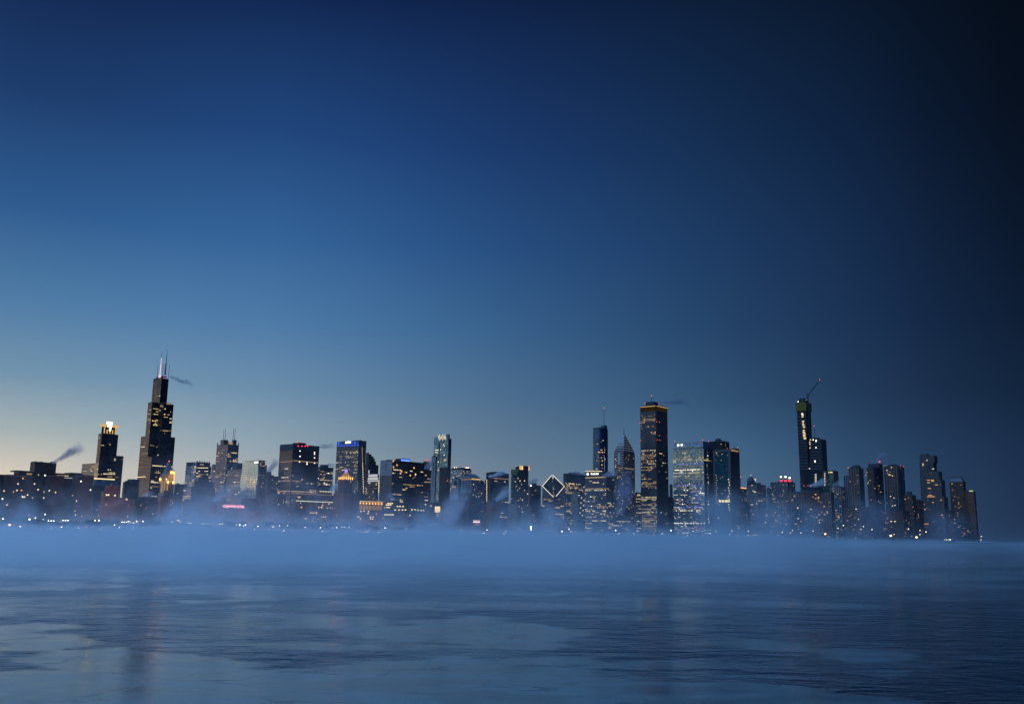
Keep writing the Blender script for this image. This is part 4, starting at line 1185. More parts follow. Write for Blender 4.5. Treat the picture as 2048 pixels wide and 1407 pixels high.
# more materials, for single buildings
glow('blue_bright', (0.12, 0.3, 1.0), 2.6)
facade('light_grid', (0.50, 0.48, 0.44), (0.03, 0.03, 0.035), 2.6, 3.4, 0.62, 0.5, 1.5, 0.14)
facade('diamond_glass', (0.008, 0.009, 0.010), (0.003, 0.0035, 0.005), 4, 4, .9, .85, 1.08, .4, wrough=.9, wior=1.08)
facade('chevron_stone', (0.075, 0.078, 0.09), (0.02, 0.025, 0.03), 3, 4, .7, .5, 1.6, .12)
plain('teal_pane', (0.16, 0.36, 0.36), 0.25, 0, 1.8)
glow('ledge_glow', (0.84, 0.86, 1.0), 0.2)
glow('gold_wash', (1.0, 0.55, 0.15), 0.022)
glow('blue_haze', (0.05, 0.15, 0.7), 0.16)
plain('roof_slate_dark', (0.03, 0.03, 0.034), 0.6)
plain('concrete_edge', (0.16, 0.17, 0.19), 0.9)
facade('dark_granite', (0.12, 0.105, 0.10), (0.015, 0.016, 0.02), 3.4, 3.8, .5, .6, 1.5, .14)
glow('green_glow', (0.75, 1.0, 0.35), 0.8)

def blue_sign_block():
    b = Building('office_building', 'wide dark office block with white grid end and blue rooftop sign', 761, 785, 849, 921, 2080, 'the blue sign block')
    b.shaft(920.5, 'dark_bronze', {'s': 0, 'e': .09, 'set': 'warm', 'run': .3})
    b.on_s('grid_front', 761.5, 784.6, 921.5, 945, 'white_stone', out=.2) if False else None
    z1, zm = b.top - .6, b.z(950)
    v = [(-b.w + .2, -.35, zm), (-.2, -.35, zm), (-.2, -.35, z1), (-b.w + .2, -.35, z1)]
    b.mesh('grid_front', v, [(0, 1, 2, 3)], ['light_grid'], None, [((0, zm), (b.w, zm), (b.w, z1), (0, z1))])
    b.mesh('lower_grid_front', [(-b.w + .2, -.3, GROUND_Z + 20), (-.2, -.3, GROUND_Z + 20), (-.2, -.3, zm - .1), (-b.w + .2, -.3, zm - .1)], [(0, 1, 2, 3)], ['tan_bands'], None, [((0, 23), (b.w, 23), (b.w, zm), (0, zm))])
    x = -b.w * .5; b.quad('dark_slot', (x - 1, -.4), (x + 1, -.4), b.z(941), b.z(924.5), 'roof_dark', out=.1)
    p = b.roofbox(791, 820, 917, mat='dark_bronze')
    b.on_e('blue_sign', 802, 819, 917.6, 921.6, 'blue_glow', x=-b.w * .2)
    y0, y1 = b.ly(802, 919.6, -b.w * .2), b.ly(819, 919.6, -b.w * .2)
    for k in range(7): b.quad('blue_sign_letter', (-b.w * .2 + .4, y0 + (y1 - y0) * (k + .2) / 7), (-b.w * .2 + .4, y0 + (y1 - y0) * (k + .75) / 7), b.z(921, -b.w * .2, y0), b.z(918.4, -b.w * .2, y0), 'blue_bright')
    for px, py in ((786.5, 921.5), (794, 929.5), (787, 933.5), (803, 942), (801, 946), (828, 935), (820.5, 950), (831, 948)):
        b.window(px, py, 4, 3, 'lit_orange' if px < 830 else 'lit_warm_bright')
    b.done()
blue_sign_block()
simple('office_building', 'dark lower wing attached right of the blue sign block', 846, 849, 866, 940, 2200, 'dark_bronze', {'e': .16, 's': 0, 'run': .2}).done()
b = simple('office_tower', 'distant tower with spiky top and red lamps behind a purple steam plume', 846, 851, 860, 924, 2950, 'dark_bands', None)
for k in range(4):
    b.roofbox(848 + k * 2.6, 849.4 + k * 2.6, 920.5, name='roof_fin'); b.beacon(848.8 + k * 2.7, 920, 'lamp_red', 1.4)
b.done()
b = simple('tower', 'slender white striped slab tower in front of the blue glass tower', 863.5, 871.5, 874, 913, 2060, 'white_stone', None, 'the slender white slab')
b.quad('dark_slot', (-b.w * .58, 0), (-b.w * .42, 0), b.z(973), b.z(921), 'roof_dark', out=.1)
b.quad('east_cladding', (0, 0), (0, b.d), b.z(990), b.top - .1, 'dark_glass', out=.1); b.done()

def legacy_like():
    b = Building('skyscraper', 'tall blue glass slab tower with white vertical lights near its top', 868.5, 897, 904, 868, 2350, 'the blue glass slab tower')
    zt = b.z(867.5); zs = b.z(876); w, d = b.w, b.d; b.top = zt
    dd = b.ly(899.3, 870)
    b.prism('shaft', [(-w, 0), (0, 0), (0, dd), (-w, dd)], GROUND_Z, zt, 'legacy_glass', {'s': .025, 'e': .02, 'set': 'white', 'style': 'home'}, tops=[zt - 6, zt, zt, zt - 6])
    b.box('rear_slab', -w + 4, -1, dd, d, GROUND_Z, zs, 'navy_glass', {'e': .01})
    b.box('east_screen', 0, .6, .3, dd - .2, b.z(1010), zt - 1, 'dark_glass')
    z0 = b.z(934); b.quad('lower_front', (-w * .55, 0), (-.1, 0), GROUND_Z + 10, z0, 'dark_glass', out=.15)  # dark panel stands for a dark reflection in the glass
    b.on_s('dark_slot', 877.2, 879, 886, 934, 'roof_dark')
    for k, (px, y0, y1) in enumerate(((876.5, 870, 877), (878.6, 868.5, 880.5), (881, 872, 879), (883, 870.5, 877.5), (885.3, 868.2, 881), (887.6, 870, 877.5), (889.4, 868, 878), (890.8, 872, 879))):
        b.on_s('light_bar', px, px + .9, y0, y1, 'lit_white')
    for px, py in ((887, 888.5), (888.5, 891), (871, 899.5), (873.5, 899.5), (876, 899.5), (871, 904.3), (874, 904.3), (888.5, 909), (889, 919.5), (891.5, 919.5), (876.5, 939.5), (891, 963), (894, 961)):
        b.window(px, py, 4, 2.4, 'lit_white' if py < 915 else 'lit_orange', 's')
    b.done()
legacy_like()
b = simple('hotel', 'pale building crowned by rows of lights beside the blue glass slab tower', 901, 925, 943, 938, 2600, 'light_grid', {'p': .4, 'set': 'mixed', 'style': 'home'}, 'the light crowned hotel', roof=((903, 941, 935.5),))
for k in range(10): b.beacon(905 + k * 3.9, 935 - (k % 3 == 0), 'lamp_warm' if k % 3 else 'lamp_red', 1.0)
b.done()
b = simple('office_building', 'pale tan block glowing at its foot below the light crowned hotel', 903, 917, 923, 957, 2200, 'white_stone', {'p': .02}); b.on_s('dark_opening', 908.5, 914, 961, 971, 'dark_glass'); b.on_s('lit_floor', 903.5, 912, 971, 975, 'lit_warm_dim'); b.done()

def temple_tower():
    b = Building('office_building', 'building with a temple gable roof and amber lit cornice', 922.5, 943, 961, 956, 2120, 'the temple gabled building')
    b.shaft(956, 'white_stone', {'s': .03, 'e': .08, 'set': 'warm'})
    w, d, z = b.w, b.d, b.top
    zr = b.z(946.5, -w / 2, 0)
    v = [(-w - .8, -.8, z + 1.4), (.8, -.8, z + 1.4), (-w / 2, -.8, zr), (-w - .8, d, z + 1.4), (.8, d, z + 1.4), (-w / 2, d, zr)]
    b.mesh('gable_roof', v, [(0, 1, 2), (1, 4, 5, 2), (4, 3, 5), (3, 0, 2, 5), (0, 3, 4, 1)], ['roof_slate'])
    b.quad('gable_face', (-w * .8, -.85), (-w * .2, -.85), z + 1.6, z + 1.6 + (zr - z) * .32, 'stone_trim')
    n = 9
    b.quad('cornice', (-w - .5, 0), (.5, 0), z - 1, z + 1.2, 'stone_trim', out=.8); b.quad('amber_cornice', (0, .3), (0, d), z - 2.6, z + .2, 'rim_gold', out=.6)
    for k in range(8):
        x = -w * (k + .5) / 8; b.quad('cornice_light', (x - .6, 0), (x + .6, 0), z - 3, z - 1.4, 'lit_warm', out=.5)
    for px in (927, 933, 938.5): b.on_s('pilaster', px - .5, px + .5, 958, 978, 'dark_bronze')
    b.box('lower_wing', -w * .3, 8, d * .2, d * 1.3, GROUND_Z, b.z(965), 'grey_stone', {'e': .06, 'style': 'home'})
    b.box('lower_front', -w - 2, 5, -3, -.9, GROUND_Z, b.z(985), 'dark_brick', {'style': 'home', 'p': .03})
    b.done()
temple_tower()
b = simple('office_building', 'dark slab with a column of dotted lights and steam on its roof', 972.5, 984, 1018, 945, 2150, 'dark_bands', {'e': .07, 's': .02}, 'the steaming dark slab')
b.roofbox(980, 1010, 943.5)
b.box('side_wing', -b.w - 6, -b.w, 2, b.d * .6, GROUND_Z, b.z(959), 'light_ribs')
b.box('lower_front', -b.w - 5, -2, -4, -.01, GROUND_Z, b.z(968), 'concrete_ribs')
for k in range(13): b.window(973.5, 960 + k * 3.4, 2.2, 2, 'lit_warm_bright', 's', -4)
b.done()
simple('office_building', 'narrow lower block in the gap left of the steaming dark slab', 958, 962, 968, 962, 2500, 'dark_brick', {'p': .05}).done()

def gold_sign_tower():
    b = Building('office_tower', 'dark glass tower with a glowing gold panel on its roof', 1022, 1036.5, 1057, 939, 2200, 'the gold panel tower')
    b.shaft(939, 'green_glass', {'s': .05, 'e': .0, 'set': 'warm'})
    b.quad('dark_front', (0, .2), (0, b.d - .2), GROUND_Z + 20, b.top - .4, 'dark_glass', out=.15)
    b.roofbox(1031, 1037.5, 932.5)
    p = b.roofbox(1037.5, 1057, 931.5, mat='dark_bronze')
    y0, y1 = b.ly(1038.5, 936, -3), b.ly(1056.8, 936, -3)
    zz0, zz1 = b.top + .6, b.z(931.2, -3, y1 / 2)
    b.quad('gold_panel', (-3, y0), (-3, y1), zz0, zz1, 'rim_gold', out=3.4)
    for k in range(7):
        y = y0 + (y1 - y0) * (k + .5) / 7; b.quad('gold_panel_light', (-3, y - .7), (-3, y + .7 + (k % 3) * .5), zz0 + (zz1 - zz0) * .15, zz0 + (zz1 - zz0) * (.6 + .3 * (k % 2)), 'lit_warm_bright', out=3.8)
    for px in (1031.5, 1057): b.beacon(px, 931, 'lamp_red', 1.0)
    for px, py in ((1049, 961), (1036.5, 956), (1040, 961), (1043, 968), (1039, 976), (1033, 972), (1049, 980), (1035, 980), (1055, 987), (1041, 996), (1037, 1000), (1045, 999), (1052, 1012), (1040, 1013), (1044, 1016), (1051, 1016), (1045, 1023), (1055, 1010)):
        b.window(px, py, 3.2, 2.4, 'lit_warm_bright' if py % 2 else 'lit_warm', 'e', .3)
    b.done()
gold_sign_tower()
b = simple('office_building', 'dim blue grey block with a tiny white sign right of the gold panel tower', 1056, 1060, 1082, 970, 2450, 'dark_glass', {'e': .06, 's': .02, 'set': 'warm'}, None, roof=((1062, 1073, 965.5),)); b.on_e('sign', 1060.2, 1063, 969.3, 971.8, 'sign_white'); b.done()
b = simple('apartment_building', 'low pale brick block in the mist below the gold panel tower', 1016, 1035, 1041, 1008, 1700, 'tan_stone', {'style': 'home', 'p': .02}); b.done()
b = simple('office_building', 'low dark block glowing red in the mist left of the pale brick block', 972, 984, 999, 1004, 1720, 'red_brick', {'style': 'home', 'p': .02}); b.done()

def diamond_tower():
    b = Building('skyscraper', 'split tower with a slanted diamond roof outlined in white lights', 1084.5, 1109, 1128.5, 996, 2280, 'the diamond roofed tower')
    w, d = b.w, b.d
    zn = b.z(996); zl = b.z(972, -w, 0); zr = b.z(972.5, 0, d); zf = b.z(947, -w, d)
    zf = zl + zr - zn
    b.top = zn
    lit = {'s': .10, 'e': .10, 'set': 'home', 'run': .5}
    g = .06
    # two halves parted by a slot from the near corner to the far one
    for (poly, tops, nm) in (([(-w, 0), (-w * g, 0), (-w, d * (1 - g))], None, 'west_half'), ([(0, d * g), (0, d), (-w * (1 - g), d)], None, 'east_half')):
        def ht(x, y): return zn + (zl - zn) * (-x / w) + (zr - zn) * (y / d)
        t = [ht(*p) for p in poly]
        b.prism('half_shaft', poly, GROUND_Z, 0, 'tan_bands', lit, roof='diamond_glass', tops=t)
        if nm == 'west_half': walls = ((-w, 0), (-w * g, 0)), ((-w, d * (1 - g)), (-w, 0))
    # the slot's recessed core
    b.prism('slot_core', [(-w * .10, .03 * d), (-.03 * w, d * .10), (-w * .9, d * .97), (-w * .97, d * .9)], GROUND_Z, 0, 'dark_glass', roof='diamond_glass', tops=[ht(x, y) - 5 for x, y in ((-w * .1, .03 * d), (-.03 * w, d * .1), (-w * .9, d * .97), (-w * .97, d * .9))])
    def edge(p, q, mat='diamond_edge', r=.42, name='edge_light'):
        p = Vector((*p, ht(*p) + .8)); q = Vector((*q, ht(*q) + .8)); ax = (q - p).normalized()
        s = ax.cross(Vector((0, 0, 1))).normalized() * r; u = ax.cross(s).normalized() * r
        v = [tuple(c + a * s + e * u) for c in (p, q) for a, e in ((1, 1), (-1, 1), (-1, -1), (1, -1))]
        b.mesh(name, v, [(0, 1, 5, 4), (1, 2, 6, 5), (2, 3, 7, 6), (3, 0, 4, 7), (4, 5, 6, 7), (3, 2, 1, 0)], [mat])
    edge((-w, 0), (-w * g * 1.3, 0)); edge((-w, 0), (-w, d * (1 - g))); edge((0, d), (-w * (1 - g), d)); edge((0, d), (0, d * .16))
    def rib(p, q): edge(p, q, 'white_glow', .9, 'slot_glow')
    rib((-w * .80, d * .86), (-w * .98, d * .98))
    for f_ in (.5, .53):
        for k in range(9):
            q = .1 + .8 * rng.random()
            x = -w * (f_ + (q - .5)); y = d * (1 - f_ + (q - .5))
            if -w < x < 0 and 0 < y < d and rng.random() < .7:
                b.ball(x, y, ht(x, y) + .5, .8, 'lit_warm', 'roof_light')
    b.done()
diamond_tower()

b = simple('office_building', 'black block with many amber windows behind the sign topped slab', 1126.5, 1131, 1176, 947, 2600, 'dark_glass', {'s': .2, 'e': .55, 'set': 'warm', 'run': .45, 'bands': ((.86, 1, 0), (.55, .68, .05), (0, .5, .35))}, 'the amber windowed block', roof=((1137, 1160, 944.5),)); b.done()
b = simple('apartment_building', 'slim brick tower in front of the amber windowed block', 1143, 1156, 1170, 987, 2050, 'tan_stone', {'s': .05, 'e': .07, 'style': 'home', 'set': 'home'}); b.quad('dark_side', (0, 0), (0, b.d), GROUND_Z + 5, b.top - .2, 'dark_bronze', out=.06)
for k in range(9): b.window(1158 + (k * 5) % 11, 990 + k * 5, 3, 2.4, 'lit_warm_bright', 'e', .3)
b.done()

def sign_slab():
    b = Building('office_building', 'broad grey stone slab with white lettered sign and thin roof mast', 1170.5, 1213, 1229, 950, 2380, 'the sign topped slab')
    b.shaft(950, 'grey_granite', {'s': .36, 'e': .2, 'set': 'mixed', 'run': .35, 'bands': ((.9, 1, .3), (.8, .88, .5), (0, .5, 1.25))})
    zt = b.z(941)
    x0, x1 = -b.w, b.lx(1207, 945)
    s = b.box('sign_storey', x0 + .3, x1, .6, b.d * .8, b.top + .002, zt, 'roof_dark')
    b.on_s('lit_floor', 1171, 1226 - 15, 953.5, 955, 'lit_warm', y=0)
    for k in range(10): b.window(1172 + k * 3.4, 941.8, 5, 1.5, 'lit_warm_bright' if k % 3 else 'lit_white', 's', .5)
    zs = b.z(946.3); 
    xa, xb = b.lx(1178.5, 946.3), b.lx(1200.5, 946.3)
    H = b.z(943.2) - b.z(949)
    b.text('Prudential', 'sign_lettering', (xa, .4), (xb, .4), zs, H * .78, 'sign_white', s)
    cx = b.lx(1175.3, 946.3); n = 12; r = H * .42
    b.mesh('sign_emblem', [(cx + r * math.cos(2 * math.pi * k / n), yy, zs + r * math.sin(2 * math.pi * k / n)) for yy in (-.2, .5) for k in range(n)], [tuple(range(n)), tuple(range(n, 2 * n))[::-1]] + [((k + 1) % n, k, n + k, n + (k + 1) % n) for k in range(n)], ['sign_white'], None, None, s)
    b.mast(1209, 950, 911, 1.0, 'white_metal', 'antenna', taper=.5)
    b.roofbox(1212, 1224, 947.5)
    b.done()
sign_slab()

def rounded_tower():
    b = Building('skyscraper', 'tall rounded blue glass tower with a thin spire on top', 1185.5, 1201, 1215.5, 857, 2850, 'the rounded spire tower')
    w, d = b.w, b.d
    zt = b.z(857); b.top = zt
    r = min(w, d) * .32
    def rounded(x0, x1, y0, y1, r, n=5):
        P = []
        for cx, cy, a0 in ((x1 - r, y0 + r, -90), (x1 - r, y1 - r, 0), (x0 + r, y1 - r, 90), (x0 + r, y0 + r, 180)):
            P += [(cx + r * math.cos(R(a0 + 90 * k / n)), cy + r * math.sin(R(a0 + 90 * k / n))) for k in range(n + 1)]
        return P
    w2 = w * 1.12; d2 = d * 1.12
    P = rounded(-w2, 1.5, -1.5, d2, r)
    b.prism('shaft', P, GROUND_Z, zt, 'navy_glass', None, smooth=False)
    for k in range(22):
        b.window(1191 + rng.random() * 19, 880 + rng.random() * 58, 3.2, 2, ['lit_warm', 'lit_warm_dim', 'lit_white'][k % 3], 's' , -1.6)
    for px, py in ((1199.5, 904), (1204.5, 904), (1204.5, 921), (1204, 929)): b.window(px, py, 3.4, 3.4, 'lit_orange', 's', -1.7)
    b.prism('dark_band', rounded(-w2 + .5, 1, -1, d2 - .5, r), zt + .002, zt + 4, 'roof_dark')
    x0 = b.local_at(1201, 853)
    up = b.roofbox(1201.5, 1214, 850.5, z0=zt + 4.002, mat='navy_glass', name='upper_stage')
    b.mast(1208, 851, 816, 1.0, 'metal_dark', 'spire', z0=zt + 5, tip='lamp_red', n=8)
    b.mast(1198.5, 851, 848.8, .8, 'metal_dark', 'roof_crane', z0=zt + 4)
    b.done()
rounded_tower()

def chevron_tower():
    b = Building('skyscraper', 'grey tower rising to a pointed chevron stepped spire', 1228, 1247, 1269.5, 906, 2430, 'the chevron spired tower')
    w, d = b.w, b.d
    zs = b.z(905); za = b.z(869.5, -w / 2, d / 2); b.top = zs
    lit = {'s': .06, 'e': .05, 'set': 'warm', 'run': .4, 'style': 'home'}
    b.box('shaft', -w, 0, 0, d, GROUND_Z, zs, 'grey_granite', lit)
    cx, cy = -w / 2, d / 2
    # stacked chevron gables: each face steps inward and upward
    levels = 8
    z0 = zs
    for k in range(levels):
        s0 = 1 - (k / levels) ** 1.25 * .90; z1 = zs + (za - zs) * (k + 1) / levels
        s1 = 1 - ((k + 1) / levels) ** 1.25 * .94
        q = [(cx + sx * w / 2 * sc, cy + sy * d / 2 * sc, zz + (.002 if k == 0 and zz == z0 else 0)) for sc, zz in ((s0, z0), (s1, z1)) for sx, sy in ((-1, -1), (1, -1), (1, 1), (-1, 1))]
        b.mesh('spire_face', q, [(0, 1, 5, 4), (1, 2, 6, 5), (2, 3, 7, 6), (3, 0, 4, 7), (4, 5, 6, 7)], ['chevron_stone'], None, [((0, z0), (w, z0), (w, z1), (0, z1))] * 5)
        # bright edge of each step
        e = s0; z1_ = z1; z1 = z0 + 2.2
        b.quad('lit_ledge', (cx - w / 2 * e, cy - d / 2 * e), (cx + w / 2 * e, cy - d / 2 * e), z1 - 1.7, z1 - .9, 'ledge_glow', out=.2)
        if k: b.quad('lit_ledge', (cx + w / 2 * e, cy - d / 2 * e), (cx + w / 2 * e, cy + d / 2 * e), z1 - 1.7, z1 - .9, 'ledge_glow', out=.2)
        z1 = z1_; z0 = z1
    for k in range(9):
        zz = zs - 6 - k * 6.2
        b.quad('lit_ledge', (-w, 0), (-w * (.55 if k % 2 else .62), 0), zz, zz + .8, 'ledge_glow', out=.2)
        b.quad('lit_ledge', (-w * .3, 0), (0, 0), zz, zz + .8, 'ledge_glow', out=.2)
    zc = b.z(915)
    b.quad('glass_prow', (-w * .60, 0), (-w * .34, 0), zs - 30, zs - .2, 'teal_pane', out=.3)
    s = .2
    b.mesh('glass_peak', [(-w * .62, cy - d * .49, zs + .1), (-w * .32, cy - d * .49, zs + .1), (-w * .47, cy - d * .27, zs + (za - zs) * .48)], [(0, 1, 2)], ['teal_pane'])
    b.mast(1248, 870, 855, .9, 'metal_dark', 'spire', z0=za - 1, n=8)
    for k in range(14): b.window(1231 + rng.random() * 15, 925 + rng.random() * 110, 3, 2, 'lit_warm', 's')
    b.on_s('lit_floor', 1236, 1245, 935, 936.3, 'lit_warm_dim'); b.on_e('lit_floor', 1249, 1268, 936, 937.6, 'lit_warm_dim')
    b.done()
chevron_tower()
b = simple('office_building', 'low dark block with bright window rows in the gap left of the giant slab', 1269, 1272, 1284, 986, 2650, 'dark_glass', {'s': .1, 'e': .35, 'set': 'mixed', 'run': .2}); b.done()
b = simple('parking_block', 'low dark podium with faint light rows under the sign topped slab', 1184, 1215, 1262, 1036, 2050, 'dark_bands', {'s': .25, 'e': .25, 'run': .2}); b.done()

def giant_slab():
    b = Building('skyscraper', 'tallest pale ribbed square tower at centre right with gold lit rim', 1279, 1312.5, 1335.5, 810, 2480, 'the giant ribbed tower')
    b.top = b.z(809)
    w, d = b.w, b.d
    k = 2.6
    P = [(-w, k), (-w + k, k), (-w + k, 0), (-k, 0), (-k, k), (0, k), (0, d - k), (-k, d - k), (-k, d), (-w + k, d), (-w + k, d - k), (-w, d - k)]
    lit = {'s': .55, 'e': .03, 'set': 'warm', 'run': .4, 'style': 'office', 'bands': ((.93, 1, 0), (.86, .93, 1.0), (.80, .86, .22), (.70, .80, .25), (.66, .69, 0), (.5, .66, 1.1), (.36, .5, .75), (.30, .36, .03), (0, .30, 1.45)), 'wf': .46}
    b.prism('shaft', P, GROUND_Z, b.top, 'aon_granite', lit)
    for a_, c_ in (((-w + k, 0), (-k, 0)), ((0, k), (0, d - k))):
        b.quad('rim_light', a_, c_, b.top - 3.6, b.top - 2.2, 'rim_gold', out=.2)
        b.quad('painted_gold_wash', a_, c_, b.top - 15, b.top - 5, 'gold_wash', out=.1)  # lamp wash on the wall put in as faint emission, no louvres
    b.roofbox(1291, 1317, 804.2, name='roof_plant')
    b.mast(1303, 804, 791.5, .9, 'metal_dark', 'antenna', tip='lamp_red')
    for px, py in ((1280, 845.5), (1313, 843), (1319, 843.5), (1281.5, 880.5), (1314.5, 879), (1320, 879.5), (1290, 806), (1317.5, 806.5)): b.beacon(px, py, 'lamp_red', 1.0, math.hypot(*b.world(0, 0)) - 3)
    b.done()
giant_slab()
simple('office_building', 'low dark block in the gap right of the giant ribbed tower', 1332, 1336, 1348, 995, 2600, 'dark_brick', {'p': .02}, None, roof=((1339, 1345, 968),)).done()

def logo_tower():
    b = Building('office_tower', 'wide steel blue glass tower with two white emblems and blue lamps', 1345.5, 1407, 1425, 896, 2400, 'the emblem topped glass tower')
    lit = {'s': .36, 'e': .2, 'set': 'white', 'run': .5, 'wf': .6, 'hf': .42, 'bands': ((.97, 1, .1), (.9, .97, .55))}
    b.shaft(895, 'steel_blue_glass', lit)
    w, d = b.w, b.d
    xt0, xt1 = b.lx(1349, 888), b.lx(1405.5, 886)
    zt = b.z(881.5)
    c = b.box('crown', xt0, xt1, .4, d * .8, b.top + .002, zt, 'steel_blue_glass')
    b.quad('notch', (0, 2), (0, d * .3), GROUND_Z + 20, b.top - 3, 'roof_dark', out=.1)
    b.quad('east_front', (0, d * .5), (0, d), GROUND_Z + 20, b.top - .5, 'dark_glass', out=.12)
    for px in (1356.3, 1363.3):
        cx = b.lx(px, 887.3); zc = b.z(887.3); n = 10; r = 2.9
        sh = [(math.cos(2 * math.pi * q / n), math.sin(2 * math.pi * q / n)) for q in range(n)] if px < 1360 else [(-.9, .95), (-.95, 0), (-.5, -.65), (0, -1.05), (.5, -.65), (.95, 0), (.9, .95), (.4, .8), (0, 1.0), (-.4, .8)]
        b.mesh('emblem', [(cx + r * a, yy, zc + r * e) for yy in (.15, .39) for a, e in sh], [tuple(range(n)), tuple(range(n, 2 * n))[::-1]] + [((q + 1) % n, q, n + q, n + (q + 1) % n) for q in range(n)], ['sign_white'], None, None, c)
    for q in range(8):
        px = 1353.5 + q * 6.9
        b.on_s('blue_lamp', px - .5, px + .7, 884.5 + (1 if q < 3 else 0) * 4, 892.2 - q * .2, 'blue_dim', y=.4, parent=c); b.on_s('blue_lamp', px - .5, px + .7, 890.6 - q * .25, 892.4 - q * .25, 'blue_glow', y=.4, parent=c)
        for py in (929, 972.5, 1015.5):
            b.on_s('blue_lamp', px - .2, px + 1.2, py - 2.3 - q * .2, py - q * .2, 'blue_glow')
            if py == 972.5: b.on_s('painted_blue_haze', px - 1, px + 1, py - 9, py - 2.5, 'blue_haze')  # blue glow around the lamps put in as emission on the wall
    for px, py in ((1349.5, 882), (1405.5, 879.5), (1417, 882.5)): b.beacon(px, py, 'lamp_red', 1.0)
    b.on_e('lit_floor', 1407.5, 1424.8, 919.5, 921.5, 'lit_warm')
    b.done()
logo_tower()
b = simple('skyscraper', 'dark balconied tower peeking out between the emblem topped and teal towers', 1414, 1446, 1458.5, 882, 2620, 'dark_bands', {'p': .03, 'style': 'home', 'set': 'home'}, None, roof=((1430, 1443, 878), (1434, 1440, 876.5))); b.done()

def teal_tower():
    b = Building('office_tower', 'teal glass tower in a grey stone frame with a bright sky lobby', 1426, 1460.5, 1478.5, 898, 2500, 'the teal glass tower')
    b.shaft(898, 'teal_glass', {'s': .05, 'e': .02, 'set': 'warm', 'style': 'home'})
    w, d, t = b.w, b.d, b.top
    for x0, x1 in ((-w, -w + 5.5), (-7, 0)):
        b.quad('stone_frame', (x0, 0), (x1, 0), GROUND_Z + 2, t - .2, 'grey_granite', out=.5)
    b.quad('stone_lintel', (-w + 5.6, 0), (-7.1, 0), t - 6, t - .25, 'grey_granite', out=.5)
    b.roofbox(1461, 1477.5, 896.5, mat='dark_glass'); b.on_e('lit_attic', 1461.5, 1476.5, 899, 902.5, 'lit_warm_dim', x=-.2)
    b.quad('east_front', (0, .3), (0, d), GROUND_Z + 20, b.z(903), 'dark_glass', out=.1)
    for l, r in ((1438, 1442), (1443.5, 1448.5), (1450, 1456), (1457, 1463)): b.on_s('sky_lobby', l, min(r, 1460), 999.3, 1003.8, 'yellow_lobby', out=.7)
    for k in range(12): b.window(1457 + (k % 3), 958 + k * 5.6, 2.4, 2.4, 'lit_warm_bright', 's', -.7); b.window(1432 + (k % 3), 950 + k * 5, 2, 2, 'lit_warm', 's', -.7)
    for px, py in ((1454.5, 896.5), (1475, 895)): b.beacon(px, py, 'lamp_red', 1.0)
    b.mast(1468, 896, 888, .5, 'metal_dark', 'antenna')
    b.done()
teal_tower()
b = simple('hotel', 'low dark building with an orange lit attic and thin red tipped mast', 1478, 1481, 1494, 976, 2550, 'dark_brick', {'p': .12, 'style': 'home', 'set': 'home'})
b.on_e('orange_attic', 1481.5, 1492.5, 974.3, 976.6, 'lit_orange'); b.mast(1481.8, 976, 953.5, .7, 'metal_dark', 'antenna', tip='lamp_red'); b.done()

def domed_hotel():
    b = Building('hotel', 'stone hotel with a tall dark dome at its left corner', 1493.5, 1514, 1532, 969, 2480, 'the domed hotel')
    b.shaft(969, 'grey_stone', {'p': .06, 'style': 'home', 'set': 'dim'})
    x, y, z = b.local_at(1502, 968); r = 10; n = 16
    zt = b.local_at(1502, 951)[2]
    prof = [(1, 0), (1, .3), (.97, .42), (.86, .58), (.66, .74), (.42, .87), (.2, .95), (.06, 1)]
    v = []; 
    for rr, h in prof: v += [(x + r * rr * math.cos(2 * math.pi * k / n), y + r * rr * math.sin(2 * math.pi * k / n), b.top + .01 + (zt - b.top) * h) for k in range(n)]
    f = [(q * n + k, q * n + (k + 1) % n, (q + 1) * n + (k + 1) % n, (q + 1) * n + k) for q in range(len(prof) - 1) for k in range(n)] + [tuple(range((len(prof) - 1) * n, len(prof) * n))]
    o = b.mesh('dome', v, f, ['roof_slate_dark'], smooth=False)
    b.ball(x, y, zt + 1.2, 1.3, 'lit_white', 'lantern', o)
    for px, py in ((1508, 958), (1511, 957.5), (1511, 960), (1508, 962)): b.beacon(px, py, 'lit_warm_bright', 1.3, name='roof_light')
    b.roofbox(1508, 1522, 965, mat='grey_stone')
    for px, py in ((1506, 981), (1509, 983), (1511, 983), (1504, 970), (1518, 1001), (1523, 1001), (1502.5, 1008.5), (1505, 1008.5), (1496.5, 1015)): b.window(px, py, 2.2, 1.8, 'lit_warm_bright', 's')
    b.done()
domed_hotel()
simple('apartment_building', 'pale teal sliver of a building between the dome and the three lanterns', 1533.5, 1539.5, 1541, 976, 2750, 'steel_blue_glass', None).done()

